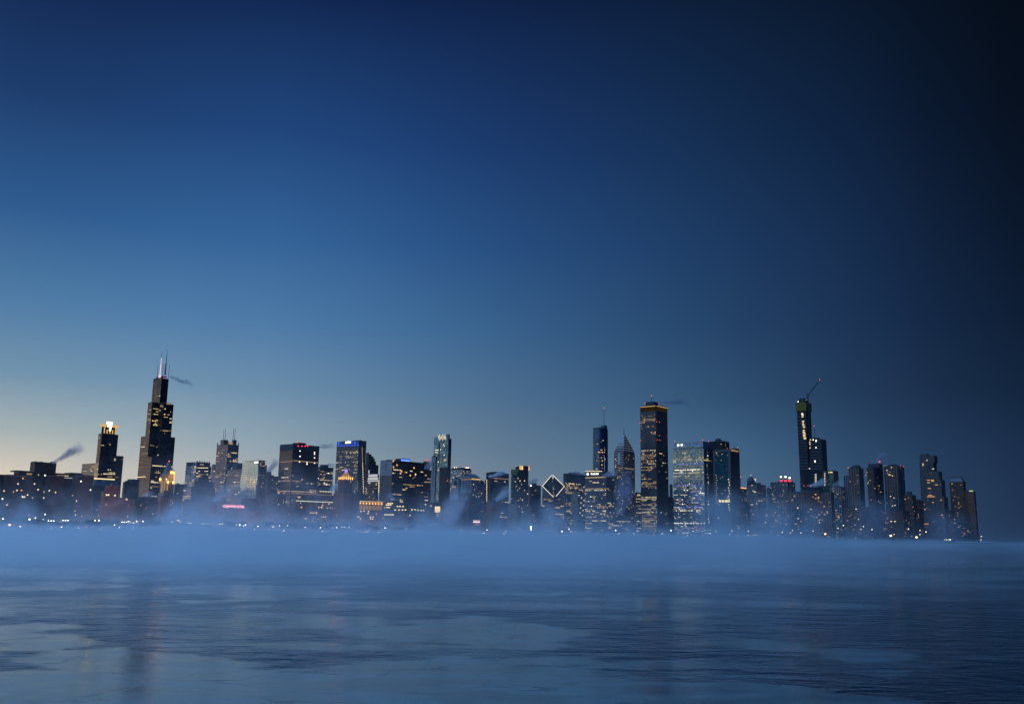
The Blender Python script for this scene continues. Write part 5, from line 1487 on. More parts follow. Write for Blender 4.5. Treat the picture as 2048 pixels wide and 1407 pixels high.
def lantern_tower():
    b = Building('apartment_tower', 'dark apartment tower crowned by three glowing lanterns with red bases', 1540.5, 1575, 1590, 963, 2520, 'the three lantern tower')
    b.shaft(964, 'grey_granite', {'s': .13, 'e': .06, 'style': 'home', 'set': 'dim'})
    b.roofbox(1556, 1586, 961.5, mat='grey_granite')
    for px, py in ((1562, 953), (1571, 953), (1579.2, 955)):
        x, y, z = b.local_at(px, py, math.hypot(*b.world(-b.w / 2, 4)))
        n = 8; zb = b.local_at(px, 962, math.hypot(*b.world(-b.w / 2, 4)))[2]
        P = lambda r: [(x + r * math.cos(2 * math.pi * q / n), y + r * math.sin(2 * math.pi * q / n)) for q in range(n)]
        o = b.prism('lantern', P(3.4), zb - 1, zb + 3, 'neon_red', roof='roof_dark')
        b.mesh('lantern_roof', [(px_, py_, zb + 3.01) for px_, py_ in P(3.9)] + [(px_, py_, z - 1.4) for px_, py_ in P(1.0)], [(q, (q + 1) % n, n + (q + 1) % n, n + q) for q in range(n)], ['roof_dark'], None, None, o)
        b.ball(x, y, z, 2.0, 'lamp_warm', 'globe', o)
    b.done()
lantern_tower()
b = simple('apartment_building', 'wide low apartment slab with pale vertical ribs in the mist', 1571, 1662, 1668, 984, 2250, 'concrete_ribs', {'s': .10, 'e': .04, 'style': 'home', 'set': 'dim', 'wf': .5, 'hf': .7}, 'the ribbed apartment slab', roof=((1600, 1655, 981.5),))
for px in (1608, 1616, 1622): b.beacon(px, 971, 'lamp_red', .9)
b.done()
b = simple('apartment_building', 'pale stone block joined to the right of the ribbed apartment slab', 1660, 1683, 1689, 974, 2400, 'light_ribs', {'s': .16, 'e': .1, 'style': 'home', 'set': 'dim'}, None, roof=((1663, 1680, 971),)); b.beacon(1665, 984, 'lamp_red', .9); b.done()

def unfinished_tower():
    b = Building('skyscraper', 'unfinished tower of bare floor slabs with yellow screens near the top', 1593.5, 1612, 1622, 822, 2750, 'the unfinished tower')
    w, d = b.w, b.d
    b.off = (w / 2, -d / 2)
    zc = b.z(804); zy = b.z(821)
    b.top = zy
    zbase = GROUND_Z
    # stacked frustum stages that swell and narrow, each a pile of open floors
    def stage(l, r, yt, yb, amp, lit, k0, xoff=0, yoff=0, dist=None):
        pass
    zs = [GROUND_Z, GROUND_Z + 60, b.z(940), b.z(905), b.z(877), b.z(850), b.z(836), zy]
    ins = [0, .6, 1.6, .2, 1.2, -.2, .8, .2]
    for k in range(len(zs) - 1):
        i0 = max(-.5, (ins[k] + ins[k + 1]) / 2)
        b.box('floor_stage', -w + i0, -i0, i0, d - i0, zs[k] + (.002 if k else 0), zs[k + 1], 'open_slabs')
        # slabs standing proud give the ragged edge
        nf = int((zs[k + 1] - zs[k]) / 7.8)
        v, f = [], []
        for q in range(nf):
            z = zs[k] + (q + .5) * (zs[k + 1] - zs[k]) / nf; e = .9 - i0; h = .45
            m = len(v)
            v += [(x, y, zz) for zz in (z - h, z + h) for x, y in ((-w - e, -e), (e, -e), (e, d + e), (-w - e, d + e))]
            f += [(m, m + 1, m + 5, m + 4), (m + 1, m + 2, m + 6, m + 5), (m + 2, m + 3, m + 7, m + 6), (m + 3, m, m + 4, m + 7), (m + 4, m + 5, m + 6, m + 7), (m + 3, m + 2, m + 1, m)]
        if f: b.mesh('edge_slabs', v, f, ['concrete_edge'])
    b.box('yellow_screen', -w - 1.6, 1.6, -1.6, d + 1.6, zy + .002, zc, 'yellow_panel')
    b.box('form_deck', -w + 4, -4, 4, d - 4, zc + .002, b.z(798.5), 'metal_dark')
    b.roofbox(1598, 1613, 796.8, z0=b.z(798.5) + .002, mat='metal_dark', name='form_rig')
    for px, py in ((1596.5, 803), (1611, 799.5), (1613, 801), (1609, 799)): b.beacon(px, py, 'lamp_warm', 1.2, name='work_lamp')
    for py in (826, 828, 830, 833, 842, 844.5, 848, 850.5, 854, 860, 863, 866, 869, 872, 875, 877): b.window(1604 + (py - 826) * .09 + rng.random() * 1.6, py, 4.5 + rng.random() * 3, 2.0, ['lit_white_bright', 'lit_white', 'lit_warm_bright'][int(py) % 3], 's', -1)
    # second and third towers of the group
    def side(l, r, yt, mat, dx, lit=None, name='side_shaft'):
        x0 = b.lx(l, yt, dx); x1 = b.lx(r, yt, dx)
        zt = b.z(yt, (x0 + x1) / 2, dx)
        b.box(name, x0, x1, dx, dx + d, GROUND_Z, zt, mat)
        return x0, x1, zt
    x0, x1, zt = side(1618.5, 1642.5, 878, 'open_slabs', -3)
    nf = int(zt / 7.8); v, f = [], []
    for q in range(nf):
        z = GROUND_Z + (q + .5) * (zt - GROUND_Z) / nf; m = len(v)
        v += [(x, y, zz) for zz in (z - .4, z + .4) for x, y in ((x0 - .2, -3.7), (x1 + .8, -3.7), (x1 + .8, d - 2), (x0 - .2, d - 2))]
        f += [(m, m + 1, m + 5, m + 4), (m + 1, m + 2, m + 6, m + 5), (m + 2, m + 3, m + 7, m + 6), (m + 4, m + 5, m + 6, m + 7), (m + 3, m + 2, m + 1, m)]
    b.mesh('edge_slabs', v, f, ['concrete_edge'])
    b.roofbox(1625, 1640, 875.5, z0=zt + .002, mat='metal_dark', name='form_rig')
    for px, py in ((1621, 879), (1626.5, 879), (1632.5, 880), (1632, 882), (1632, 894.5), (1630, 921), (1630, 923), (1619, 936.5), (1619.5, 884), (1620, 888), (1620, 895)): b.window(px, py, 3.2, 2.4, 'lit_white_bright' if px > 1621 else 'lit_warm_bright', 's', -3.8)
    b.mast(1629.5, 877, 852, .8, 'metal_dark', 'antenna', tip='lamp_red')
    x0, x1, zt = side(1644.5, 1666.5, 940.5, 'green_glass', -6)
    for k in range(9):
        b.window(1631.5, 948 + k * 2.6, 5, 1.6, 'lit_white', 's', -6.1) if k < 7 else None
        b.window(1649.5, 946 + k * 3, 3.2, 1.8, 'lit_white', 's', -6.1)
    for px in (1658, 1661.5, 1664): b.window(px, 944, 3, 2.4, 'lit_warm_bright', 's', -6.1)
    x0, x1, zt = side(1600, 1646, 941, 'dark_glass', -5.5, name='lower_shaft')
    b.done()
unfinished_tower()

def tower_crane():
    b = Building('tower_crane', 'thin luffing crane leaning from the unfinished tower', 1617, 1619.5, 1622, 822, 2745, None, 'crane')
    x, y, z0 = b.local_at(1619.3, 880); _, _, zc = b.local_at(1618.2, 793); 
    def bar(name, p, q, r, mat='metal_dark', par=None):
        p, q = Vector(p), Vector(q); ax = (q - p).normalized(); s = ax.orthogonal().normalized() * r; u = ax.cross(s).normalized() * r
        v = [tuple(c + a * s + e * u) for c in (p, q) for a, e in ((1, 1), (-1, 1), (-1, -1), (1, -1))]
        return b.mesh(name, v, [(0, 1, 5, 4), (1, 2, 6, 5), (2, 3, 7, 6), (3, 0, 4, 7), (4, 5, 6, 7), (3, 2, 1, 0)], [mat], None, None, par)
    bar('crane_mast', (x, y, GROUND_Z), (x, y, zc), 1.3)
    jx, jy, jz = b.local_at(1639.3, 759.5)
    # lattice jib: two chords and braces
    j = bar('jib', (x + .5, y, zc), (jx, jy, jz), .55)
    j2 = bar('jib', (x - .8, y, zc + 2.8), (jx, jy, jz), .45)
    for k in range(1, 10):
        f = k / 10.0; A = Vector((x + .5, y, zc)).lerp(Vector((jx, jy, jz)), f); Bq = Vector((x - .8, y, zc + 2.8)).lerp(Vector((jx, jy, jz)), f - .05)
        bar('jib_brace', A, Bq, .2, par=j)
    b.ball(jx, jy, jz + .8, 1.4, 'lamp_red', 'beacon', j)
    cx, cy, cz = b.local_at(1613, 793.5); bar('counter_jib', (x, y, zc), (cx, cy, cz), 1.0)
    ax, ay, az = b.local_at(1613.8, 785); bar('a_frame', (x, y, zc), (ax, ay, az), .5); bar('a_frame', (cx, cy, cz), (ax, ay, az), .4)
    bar('pendant_line', (ax, ay, az), (jx, jy, jz), .12)
    x5, y5, z5 = b.local_at(1616.5, 792); b.box('cab', x5 - 1.5, x5 + 1.5, y5 - 1.5, y5 + 1.5, z5 - 1.6, z5 + 1.6, 'metal_dark')
tower_crane()

b = simple('apartment_tower', 'pale slim tower at the left of the dark right hand cluster', 1687, 1697, 1700, 953, 2750, 'light_ribs', {'p': 0.018, 'style': 'home', 'set': 'dim'}, None, roof=((1689, 1697, 951),)); b.done()
b = simple('apartment_tower', 'fluted tower with a red corner lamp in the right hand cluster', 1696.5, 1718, 1727, 936, 2500, 'concrete_ribs', {'s': 0.042, 'e': 0.030, 'style': 'home', 'set': 'dim', 'wf': .4}, 'the fluted tower', roof=((1702, 1722, 932), (1707, 1718, 930)))
b.beacon(1696.5, 935, 'lamp_red', 1.3); b.done()
def round_tower():
    b = Building('apartment_tower', 'black round cornered tower with a red lamp above its roof block', 1731, 1750, 1767, 935, 2420, 'the black round cornered tower')
    w, d = b.w, b.d; b.top = b.z(934); r = min(w, d) * .3; P = []
    for cx, cy, a0 in ((-r, r, -90), (-r, d - r, 0), (-w + r, d - r, 90), (-w + r, r, 180)):
        P += [(cx + r * math.cos(R(a0 + 18 * k)), cy + r * math.sin(R(a0 + 18 * k))) for k in range(6)]
    b.prism('shaft', P, GROUND_Z, b.top, 'dark_bands', {'p': 0.018, 'style': 'home', 'set': 'dim'})
    b.roofbox(1736, 1765, 927.5); b.mast(1759, 928, 924, .5, 'metal_dark', 'antenna', tip='lamp_red'); b.beacon(1759, 922.7, 'lamp_red', 1.9)
    for px, py in ((1740, 960), (1735.5, 966.5), (1737, 964), (1758.5, 971), (1750, 976), (1762, 983), (1734, 944), (1732, 950)): b.window(px, py, 2.2, 1.8, 'lit_warm', 's')
    b.done()
round_tower()
b = simple('apartment_tower', 'ribbed tower topped by a row of bright lights in the right hand cluster', 1767, 1796, 1808, 931, 2560, 'concrete_ribs', {'s': 0.030, 'e': 0.024, 'style': 'home', 'set': 'dim', 'wf': .4}, 'the light topped ribbed tower')
for k in range(7): b.beacon(1768.5 + k * 3.4, 931.5 - (k > 3) * .6, 'lit_warm_bright', 1.5, name='roof_light')
b.roofbox(1780, 1794, 928.5); b.beacon(1801, 931, 'lamp_red', 1.0); b.beacon(1807, 932.5, 'lamp_red', 1.0)
for px, py in ((1780, 949), (1778, 949), (1785, 951), (1774, 940), (1783, 934), (1781, 992), (1788, 995), (1785, 1011), (1790, 1010), (1785, 1030)): b.window(px, py, 2.4, 1.8, 'lit_warm_bright', 's')
b.done()
b = simple('apartment_building', 'stepped dark midrise left of the tall tapering tower', 1808, 1824, 1832, 990, 2450, 'dark_bands', {'p': 0.042, 'style': 'home', 'set': 'dim'}, None, roof=((1813, 1824, 982.5),)); b.done()
b = simple('apartment_building', 'low dark building with clipped corner beside the tall tapering tower', 1828, 1838, 1846, 1001, 2700, 'dark_brick', {'p': 0.042, 'style': 'home', 'set': 'dim'}); b.done()
def tapering_tower():
    b = Building('skyscraper', 'tall dark stone tower stepping in toward its top at far right', 1838.5, 1866, 1873, 925, 3050, 'the tall tapering tower')
    w, d = b.w, b.d
    b.top = b.z(925)
    lit = {'s': 0.021, 'e': 0.018, 'style': 'home', 'set': 'dim'}
    b.box('base_block', -w - 1, b.lx(1889, 1000), -3, d + 3, GROUND_Z, b.z(993), 'dark_granite', lit)
    b.box('shaft', -w - .5, b.lx(1883, 970), -1.5, d + 2, b.z(993) + .002, b.z(959), 'dark_granite', lit)
    b.box('shaft', -w, b.lx(1877, 945), -.7, d + 1, b.z(959) + .002, b.z(942), 'dark_granite', lit)
    b.box('shaft', -w, 0, 0, d, b.z(942) + .002, b.z(925), 'dark_granite', {'s': 0.000, 'e': 0.000})
    b.box('crown', b.lx(1838.8, 916), b.lx(1868, 916), 2, d - 1, b.z(925) + .002, b.z(910), 'dark_granite')
    b.box('crown_block', b.lx(1839, 908), b.lx(1852, 908), 3, d - 2, b.z(910) + .002, b.z(906.3), 'dark_granite')
    b.quad('dark_recess', (b.lx(1855, 935), 0), (b.lx(1864, 935), 0), b.z(941), b.z(927), 'roof_dark', out=.1)
    for px, py in ((1846, 927), (1846, 930), (1857, 930), (1861, 929.5), (1854, 920), (1864.5, 937), (1867, 937)): b.window(px, py, 2.6, 2.2, 'lit_warm_bright', 's')
    for py, xs in ((959.5, (1855, 1858, 1863, 1866)), (961.5, (1864, 1867)), (964.5, (1856, 1859)), (969, (1871, 1874)), (976, (1857, 1860)), (990, (1858, 1861, 1863)), (992.6, (1856, 1859, 1862, 1866, 1869)), (999.5, (1882,)), (1004, (1866,)), (1018, (1850,)), (1029, (1884,)), (1047, (1850, 1853, 1856))):
        for px in xs: b.window(px, py, 3.2, 2.0, 'lit_warm' if px % 2 else 'lit_orange', 's', -3.2)
    b.done()
tapering_tower()
def clipped_tower():
    b = Building('apartment_tower', 'dark tower with chamfered crown and many scattered lit homes', 1898.5, 1926, 1931, 962, 2600, 'the chamfered crown tower')
    b.shaft(963, 'dark_bands', {'s': 0.096, 'e': 0.036, 'style': 'home', 'set': 'dim'})
    w, d, z = b.w, b.d, b.top; zt = b.z(954, -w / 2, d / 2); k = w * .18
    b.mesh('chamfered_crown', [(x, y, zz + .003) for x, y, zz in ((-w, 0, z), (0, 0, z), (0, d, z), (-w, d, z), (-w + k, k, zt - 2), (-k, k, zt - 2), (-k, d - k, zt - 2), (-w + k, d - k, zt - 2), (-w + k, k, zt), (-k, k, zt), (-k, d - k, zt), (-w + k, d - k, zt))],
           [(0, 1, 5, 4), (1, 2, 6, 5), (2, 3, 7, 6), (3, 0, 4, 7), (4, 5, 9, 8), (5, 6, 10, 9), (6, 7, 11, 10), (7, 4, 8, 11), (8, 9, 10, 11)], ['roof_slate_dark'])
    b.box('side_wing', .003, b.lx(1938, 990), 2, d, GROUND_Z, b.z(980), 'dark_bands', {'s': 0.036, 'e': 0.018, 'style': 'home', 'set': 'dim'})
    b.done()
clipped_tower()
b = simple('apartment_building', 'low dark block at the foot of the chamfered crown tower', 1893, 1900, 1906, 1020, 2450, 'dark_brick', {'p': 0.090, 'style': 'home', 'set': 'dim'}); b.done()
b = simple('apartment_tower', 'slim last tower at the right end with a yellow green lit top', 1935, 1948, 1951, 983, 2500, 'dark_glass', {'p': 0.012, 'style': 'home', 'set': 'dim'}, 'the last slim tower')
o = b.roofbox(1938, 1946, 980.5, mat='green_glow', name='lit_roof_drum'); b.done()
# ------------------------------------------------------------------ the low front row along the park
def neon_hotel():
    b = Building('hotel', 'red brick hotel carrying a red neon CONGRESS HOTEL sign on its roof', 446, 449, 485, 1018, 1600, 'the neon sign hotel')
    b.shaft(1018, 'red_brick', {'style': 'home', 'e': .015, 's': 0})
    d = b.d; x = -2.0
    y0, y1 = b.ly(450, 1013, x), b.ly(483.5, 1013, x)
    zb, zt = b.z(1016.4, x, (y0 + y1) / 2), b.z(1008.6, x, (y0 + y1) / 2)
    for k in range(6):
        y = y0 + (y1 - y0) * (k + .5) / 6
        b.box('sign_post', x - 1.2, x - .8, y - .2, y + .2, b.top + .002, zt, 'metal_dark')
    s = b.quad('sign_board', (x, y0), (x, y1), zb, zt, 'neon_dim', thick=.3)
    n = 'CONGRESS HOTEL'
    b.text(n, 'sign_lettering', (x + .2, y0), (x + .2, y1), (zb + zt) / 2, (zt - zb) * .78, 'neon_pink', s)
    h = (zt - zb) * .06
    for a_, c_ in ((zb, zb + h), (zt - h, zt)): b.quad('neon_border', (x + .45, y0), (x + .45, y1), a_, c_, 'neon_red', parent=s)
    b.done()
glow('neon_dim', (1.0, 0.02, 0.05), 0.22)
neon_hotel()
b = simple('office_building', 'broad red brick block with snowy roof left of the neon sign hotel', 364, 367, 435, 1002, 1620, 'red_brick', {'style': 'home', 'e': .003, 's': 0}, 'the broad red block', roof=((382, 402, 999),)); b.done()
b = simple('office_building', 'long low red brick block right of the neon sign hotel', 484, 486, 551, 1020, 1620, 'red_brick', {'style': 'home', 'e': .004, 's': 0}, 'the long low red block', roof=((506, 540, 1017),)); b.done()
simple('office_building', 'dim low block joining the broad red block and the neon sign hotel', 432, 436, 449, 1024, 1680, 'dark_brick', {'style': 'home', 'e': .01}).done()
b = simple('office_building', 'dim low brick row below the apartment block with scattered lit windows', 548, 552, 592, 1014, 1690, 'brown_brick', {'style': 'home', 'e': .03, 'set': 'home'}); b.done()
b = simple('office_building', 'low block with bright paired window rows right of the amber colonnade block', 766, 772, 816, 1004, 1740, 'dark_brick', {'style': 'home', 'e': .03, 'set': 'home'}, None)
for py, xs in ((1000.6, (776, 780, 784)), (1009, (773, 777, 781)), (1014, (774, 778)), (1028.5, (770, 774, 778, 782, 786)), (1012, (795, 800, 806)), (1019, (790, 798, 805, 811))):
    for px in xs: b.window(px, max(py, 1006), 4.2, 2.0, 'lit_warm_bright')
b.done()
b = simple('office_building', 'misty low block with a grid of big bright windows below the slender slab', 818, 822, 884, 1003, 1780, 'dark_bronze', {'style': 'home', 'e': .03, 'set': 'home'}, 'the bright grid block')
for py in (1014, 1018, 1022): 
    for px in (871.5, 875.2, 878.6): b.window(px, py, 5, 3.4, 'lit_warm_bright')
for py in (1027, 1031): b.window(875, py, 6, 1.6, 'lit_warm')
for px, py in ((824, 1019), (830, 1018.5), (836, 1019.5), (842, 1020), (847, 1020), (851, 996 + 12), (862, 1011), (820, 1030)): b.window(px, py, 3, 2, 'lit_warm_bright')
b.done()
b = simple('office_building', 'dark low block in the mist below the temple gabled building', 884, 890, 935, 1000, 1850, 'dark_bronze', {'style': 'home', 'p': .05, 'set': 'home'}); b.done()
b = simple('office_building', 'low misty block with a glowing red and white lit band', 932, 938, 975, 1012, 1700, 'dark_brick', {'style': 'home', 'p': .03, 'set': 'home'})
b.on_e('red_lit_band', 946.5, 959.8, 1042.5, 1044.5, 'neon_pink', x=.1); b.on_e('lit_band', 946.5, 959.8, 1039.8, 1041.6, 'lit_white', x=.1); b.on_e('lit_band', 948, 959, 1047.5, 1049.5, 'lit_warm_dim', x=.1)
b.done()
b = simple('office_building', 'dark low block in the mist under the diamond roofed tower', 1046, 1062, 1086, 1012, 1950, 'dark_bronze', {'style': 'home', 'p': .05, 'set': 'home'}); b.done()
b = simple('apartment_building', 'low dark terrace in the mist between the teal tower and the domed hotel', 1472, 1490, 1500, 1010, 2350, 'dark_bands', {'style': 'home', 'p': .08, 'set': 'dim'}); b.done()
b = simple('apartment_building', 'low dark terrace in the mist below the three lantern tower', 1528, 1560, 1575, 1018, 2200, 'dark_bands', {'style': 'home', 'p': .09, 'set': 'dim'}); b.done()
b = simple('apartment_building', 'low dark terrace in the mist below the fluted tower', 1688, 1722, 1738, 1014, 2200, 'dark_bands', {'style': 'home', 'p': .06, 'set': 'dim'}); b.done()
b = simple('apartment_building', 'low dark terrace in the mist below the light topped ribbed tower', 1768, 1806, 1822, 1022, 2250, 'dark_bands', {'style': 'home', 'p': .06, 'set': 'dim'}); b.done()

# ------------------------------------------------------------------ lamps along the shore
ORD = ['first', 'second', 'third', 'fourth', 'fifth', 'sixth', 'seventh', 'eighth', 'ninth', 'tenth', 'eleventh', 'twelfth', 'thirteenth', 'fourteenth', 'fifteenth', 'sixteenth', 'seventeenth', 'eighteenth', 'nineteenth', 'twentieth']
LANDMARKS.sort()
def landmark(px):
    return min(LANDMARKS, key=lambda l: abs(l[0] - px))[1]
def tube_mesh(name, segs, mat, n=6):
    v, f = [], []
    for p, q, r0, r1 in segs:
        p, q = Vector(p), Vector(q); ax = (q - p).normalized(); s = ax.orthogonal().normalized(); u = ax.cross(s); k0 = len(v)
        for c, r in ((p, r0), (q, r1)): v += [tuple(c + (s * math.cos(2 * math.pi * k / n) + u * math.sin(2 * math.pi * k / n)) * r) for k in range(n)]
        f += [(k0 + k, k0 + (k + 1) % n, k0 + n + (k + 1) % n, k0 + n + k) for k in range(n)] + [tuple(range(k0 + n, k0 + 2 * n)), tuple(range(k0, k0 + n))[::-1]]
    me = bpy.data.meshes.new(name); me.from_pydata(v, [], f); me.materials.append(MATS[mat]); me.update(); return me
def globe_mesh(name, r, mat, squash=1.0, n=8):
    v = [(0, 0, -r * squash)]; f = []
    for k in range(1, 4):
        a = -math.pi / 2 + math.pi * k / 4
        v += [(r * math.cos(a) * math.cos(2 * math.pi * i / n), r * math.cos(a) * math.sin(2 * math.pi * i / n), r * squash * math.sin(a)) for i in range(n)]
    v.append((0, 0, r * squash)); f += [(0, 1 + (i + 1) % n, 1 + i) for i in range(n)]
    for k in range(2): f += [(1 + k * n + i, 1 + k * n + (i + 1) % n, 1 + (k + 1) * n + (i + 1) % n, 1 + (k + 1) * n + i) for i in range(n)]
    f += [(len(v) - 1, 1 + 2 * n + i, 1 + 2 * n + (i + 1) % n) for i in range(n)]
    me = bpy.data.meshes.new(name); me.from_pydata(v, [], f); me.materials.append(MATS[mat]); me.update(); return me
HEADS = {}
LAMPS = []   # (px, py, kind, size)
def L(kind, size, *pts):
    for p in pts: LAMPS.append((p[0], p[1], kind, size))
L('warm', .55, (71, 1035), (86, 1038), (123, 1053), (40, 1052), (6, 1037), (190, 1040), (198, 1040), (257, 1042), (261, 1044.5), (267, 1045), (273, 1042), (229, 1049), (239, 1054.5), (265, 1056),
  (286, 1042), (344, 1043), (356, 1040), (360, 1043), (413, 1047), (426, 1047), (440, 1047), (445, 1047), (473, 1049), (487, 1051), (509, 1058), (539, 1059), (559, 1050.5), (575, 1050.5), (568, 1060), (610, 1054), (638, 1054), (665.5, 1054.5),
  (698, 1054.5), (715, 1061), (721, 1063), (725, 1063), (734, 1063), (758, 1063.5), (790, 1064), (826, 1064.5), (844, 1062), (873, 1063), (922, 1059), (928, 1064), (931, 1065), (968, 1065), (974, 1059), (1008, 1066), (1012, 1061.5), (1030, 1067),
  (1066, 1069.5), (1085, 1070), (1144, 1062.6), (1195, 1065), (1238, 1066), (1307, 1068), (1324, 1066.5), (1386, 1061.6), (1432, 1061), (1464, 1061), (1460, 1068), (1497, 1061.5), (1564, 1063), (1580, 1064.5), (1585, 1060), (1602, 1065), (1626, 1061), (1687, 1050), (1727, 1052), (1817, 1057), (1840, 1060), (1840, 1068), (1852, 1063))
L('warm', .42, (72, 1055), (101, 1057), (157, 1055), (201, 1057), (286, 1055), (466, 1058.5), (474.5, 1059), (481, 1057), (655, 1062), (645, 1062), (681, 1062), (690, 1061), (738, 1061), (750, 1058.6), (765, 1063), (812, 1059), (909, 1065), (947, 1067), (950, 1067), (965, 1067), (991, 1066), (1072.5, 1069.5), (1150, 1064), (1183, 1071), (1375, 1070), (1383, 1067.5), (1475, 1069.5), (1556, 1069), (1405, 1071), (1415.5, 1070.5), (1498, 1069.5), (1502, 1070), (1505, 1069.4), (1508.5, 1070), (1512.5, 1069.5), (1517, 1070), (1788, 1068), (1890, 1078.4), (1893.5, 1078.7), (1896.5, 1078.5), (1962, 1079), (1963, 1072), (1268, 1067), (1412, 1066), (1676, 1056), (1744, 1058))
L('white', .75, (59, 1038), (406, 1046.5), (479.5, 1049), (491, 1049), (641, 1054.5), (673.5, 1054.5), (730, 1062), (770.5, 1055), (1138, 1057), (1231.5, 1060), (1342, 1060), (1416.6, 1066), (1420, 1066), (1900, 1078.6), (546, 1053), (516, 1052))
L('white', 1.4, (1124, 1061.5))
L('tall', .5, (102, 1041), (131, 1040), (248.5, 1043.5), (594, 1051), (378, 1045), (686, 1053))
L('red', .8, (172, 1054), (581, 1060), (585, 1062), (812, 1063.5), (981, 1065), (984, 1065), (1078, 1069), (1239, 1066.6))
L('orange', 1.1, (19, 1049), (670, 1062), (1100, 1070), (1110, 1070), (1115, 1070))
L('orange', 2.0, (1781.5, 1070.4), (1833, 1073.7))
L('orange', 1.5, (1650.7, 1067.2))
L('teal', .9, (1369, 1074))
L('pylon', 1.0, (1062, 1056.7))
NAMES = {'warm': ('street_lamp', 'warm street lamp', 'street lamp', 'street lamps along the misty shore'), 'white': ('street_lamp', 'bright white street lamp', 'street lamp', 'street lamps along the misty shore'),
         'tall': ('mast_light', 'twin headed mast light', 'street lamp', 'tall mast lights in the park'), 'red': ('signal_light', 'small red signal light', 'signal light', 'red lights along the shore'),
         'orange': ('harbour_lamp', 'glaring orange lamp', 'lamp', 'orange lamps along the shore'), 'teal': ('harbour_lamp', 'teal green lamp', 'lamp', None), 'pylon': ('light_pylon', 'upright white glowing pylon', 'light', None)}
ALL_LABELS = {}
for px, py, kind, size in sorted(LAMPS):
    nm, desc, cat, grp = NAMES[kind]
    D = shore_range(px) + rng.uniform(15, 160)
    p = at(px, py, D)
    if p.z < GROUND_Z + 2.2:
        d = ray(px, py); D = max(shore_range(px) + 4, min(D, (CAM_Z - GROUND_Z - 2.2) / max(1e-5, -d.z / math.hypot(d.x, d.y)))); p = at(px, py, D)
    lz = max(p.z, GROUND_Z + 1.5)
    key = (desc if size < 2 else 'huge ' + desc) + ' in the mist below ' + landmark(px)
    ALL_LABELS.setdefault(key, []).append(None)
    o = empty(nm, (p.x, p.y, GROUND_Z), -math.atan2(p.x, p.y), key, cat, grp)
    ALL_LABELS[key][-1] = o
    hgt = lz - GROUND_Z
    k = (kind, size)
    if k not in HEADS:
        m = {'warm': 'lamp_warm', 'white': 'lamp_white', 'tall': 'lamp_white', 'red': 'lamp_red', 'orange': 'lamp_orange', 'teal': 'lamp_teal', 'pylon': 'lamp_white'}[kind]
        HEADS[k] = globe_mesh('lamp_head', size, m, 0.8)
    if 'pole' not in HEADS: HEADS['pole'] = tube_mesh('pole', [((0, 0, 0), (0, 0, 1), .14, .09)], 'metal_dark')
    if kind == 'pylon':
        if 'pyl' not in HEADS: HEADS['pyl'] = tube_mesh('glowing_panel', [((0, 0, 0), (0, 0, 6.5), 1.1, 1.1)], 'lamp_white', 4)
        q = link(bpy.data.objects.new('glowing_panel', HEADS['pyl']), o); q.location = (0, 0, hgt - 2.5)
        q = link(bpy.data.objects.new('pole', HEADS['pole']), o); q.scale = (2, 2, hgt - 2.5)
        continue
    q = link(bpy.data.objects.new('pole', HEADS['pole']), o); q.scale = (1, 1, hgt - size * .7)
    if kind == 'tall':
        if 'arm' not in HEADS: HEADS['arm'] = tube_mesh('cross_arm', [((-2.6, 0, 0), (2.6, 0, 0), .12, .12)], 'metal_dark')
        q = link(bpy.data.objects.new('cross_arm', HEADS['arm']), o); q.location = (0, 0, hgt - size * .7)
        for sx in (-2.4, 0, 2.4):
            q = link(bpy.data.objects.new('lamp_head', HEADS[k]), o); q.location = (sx, 0, hgt)
    else:
        q = link(bpy.data.objects.new('lamp_head', HEADS[k]), o); q.location = (0, 0, hgt)
for key, obs in ALL_LABELS.items():
    if len(obs) > 1:
        for i, o in enumerate(obs): o['label'] = ORD[i] + ' ' + key.replace(' in the mist below', ' from left in the mist below', 1) if i < len(ORD) else key

# ------------------------------------------------------------------ sodium lamps of the avenue, which light the brick fronts
AVENUE = [(12, 1500), (48, 1495), (85, 1500), (120, 1505), (160, 1510), (205, 1590), (222, 1592), (240, 1605), (258, 1610), (330, 1665), (380, 1565), (402, 1565), (424, 1565), (468, 1545), (500, 1565), (522, 1565), (545, 1565),
          (610, 1685), (640, 1685), (690, 1700), (712, 1690), (735, 1668), (758, 1668), (800, 1685), (1140, 1980), (1190, 2290), (1215, 2290)]
for i, (px, D) in enumerate(AVENUE):
    p = at(px, horizon_y(px), D - 32)
    o = empty('avenue_lamp', (p.x, p.y, GROUND_Z), -math.atan2(p.x, p.y), 'sodium avenue lamp before ' + landmark(px), 'street lamp', 'sodium lamps along the avenue')
    q = link(bpy.data.objects.new('pole', HEADS['pole']), o); q.scale = (1, 1, 9.6)
    if 'av' not in HEADS: HEADS['av'] = globe_mesh('lamp_head', .5, 'lamp_orange', .6)
    q = link(bpy.data.objects.new('lamp_head', HEADS['av']), o); q.location = (0, 0, 10)
    ld = bpy.data.lights.new('sodium_light', 'POINT'); ld.energy = 12000 if px > 180 else 2000; ld.color = (1.0, .40, .13); ld.shadow_soft_size = 1.2
    q = link(bpy.data.objects.new('sodium_light', ld), o); q.location = (0, 0, 11)
    TREE_LABELS_AV = globals().setdefault('AV_GROUPS', {}); TREE_LABELS_AV.setdefault(landmark(px), []).append(o)
for lm, obs in AV_GROUPS.items():
    if len(obs) > 1:
        for i, o in enumerate(obs): o['label'] = ORD[i] + ' sodium avenue lamp from left before ' + lm

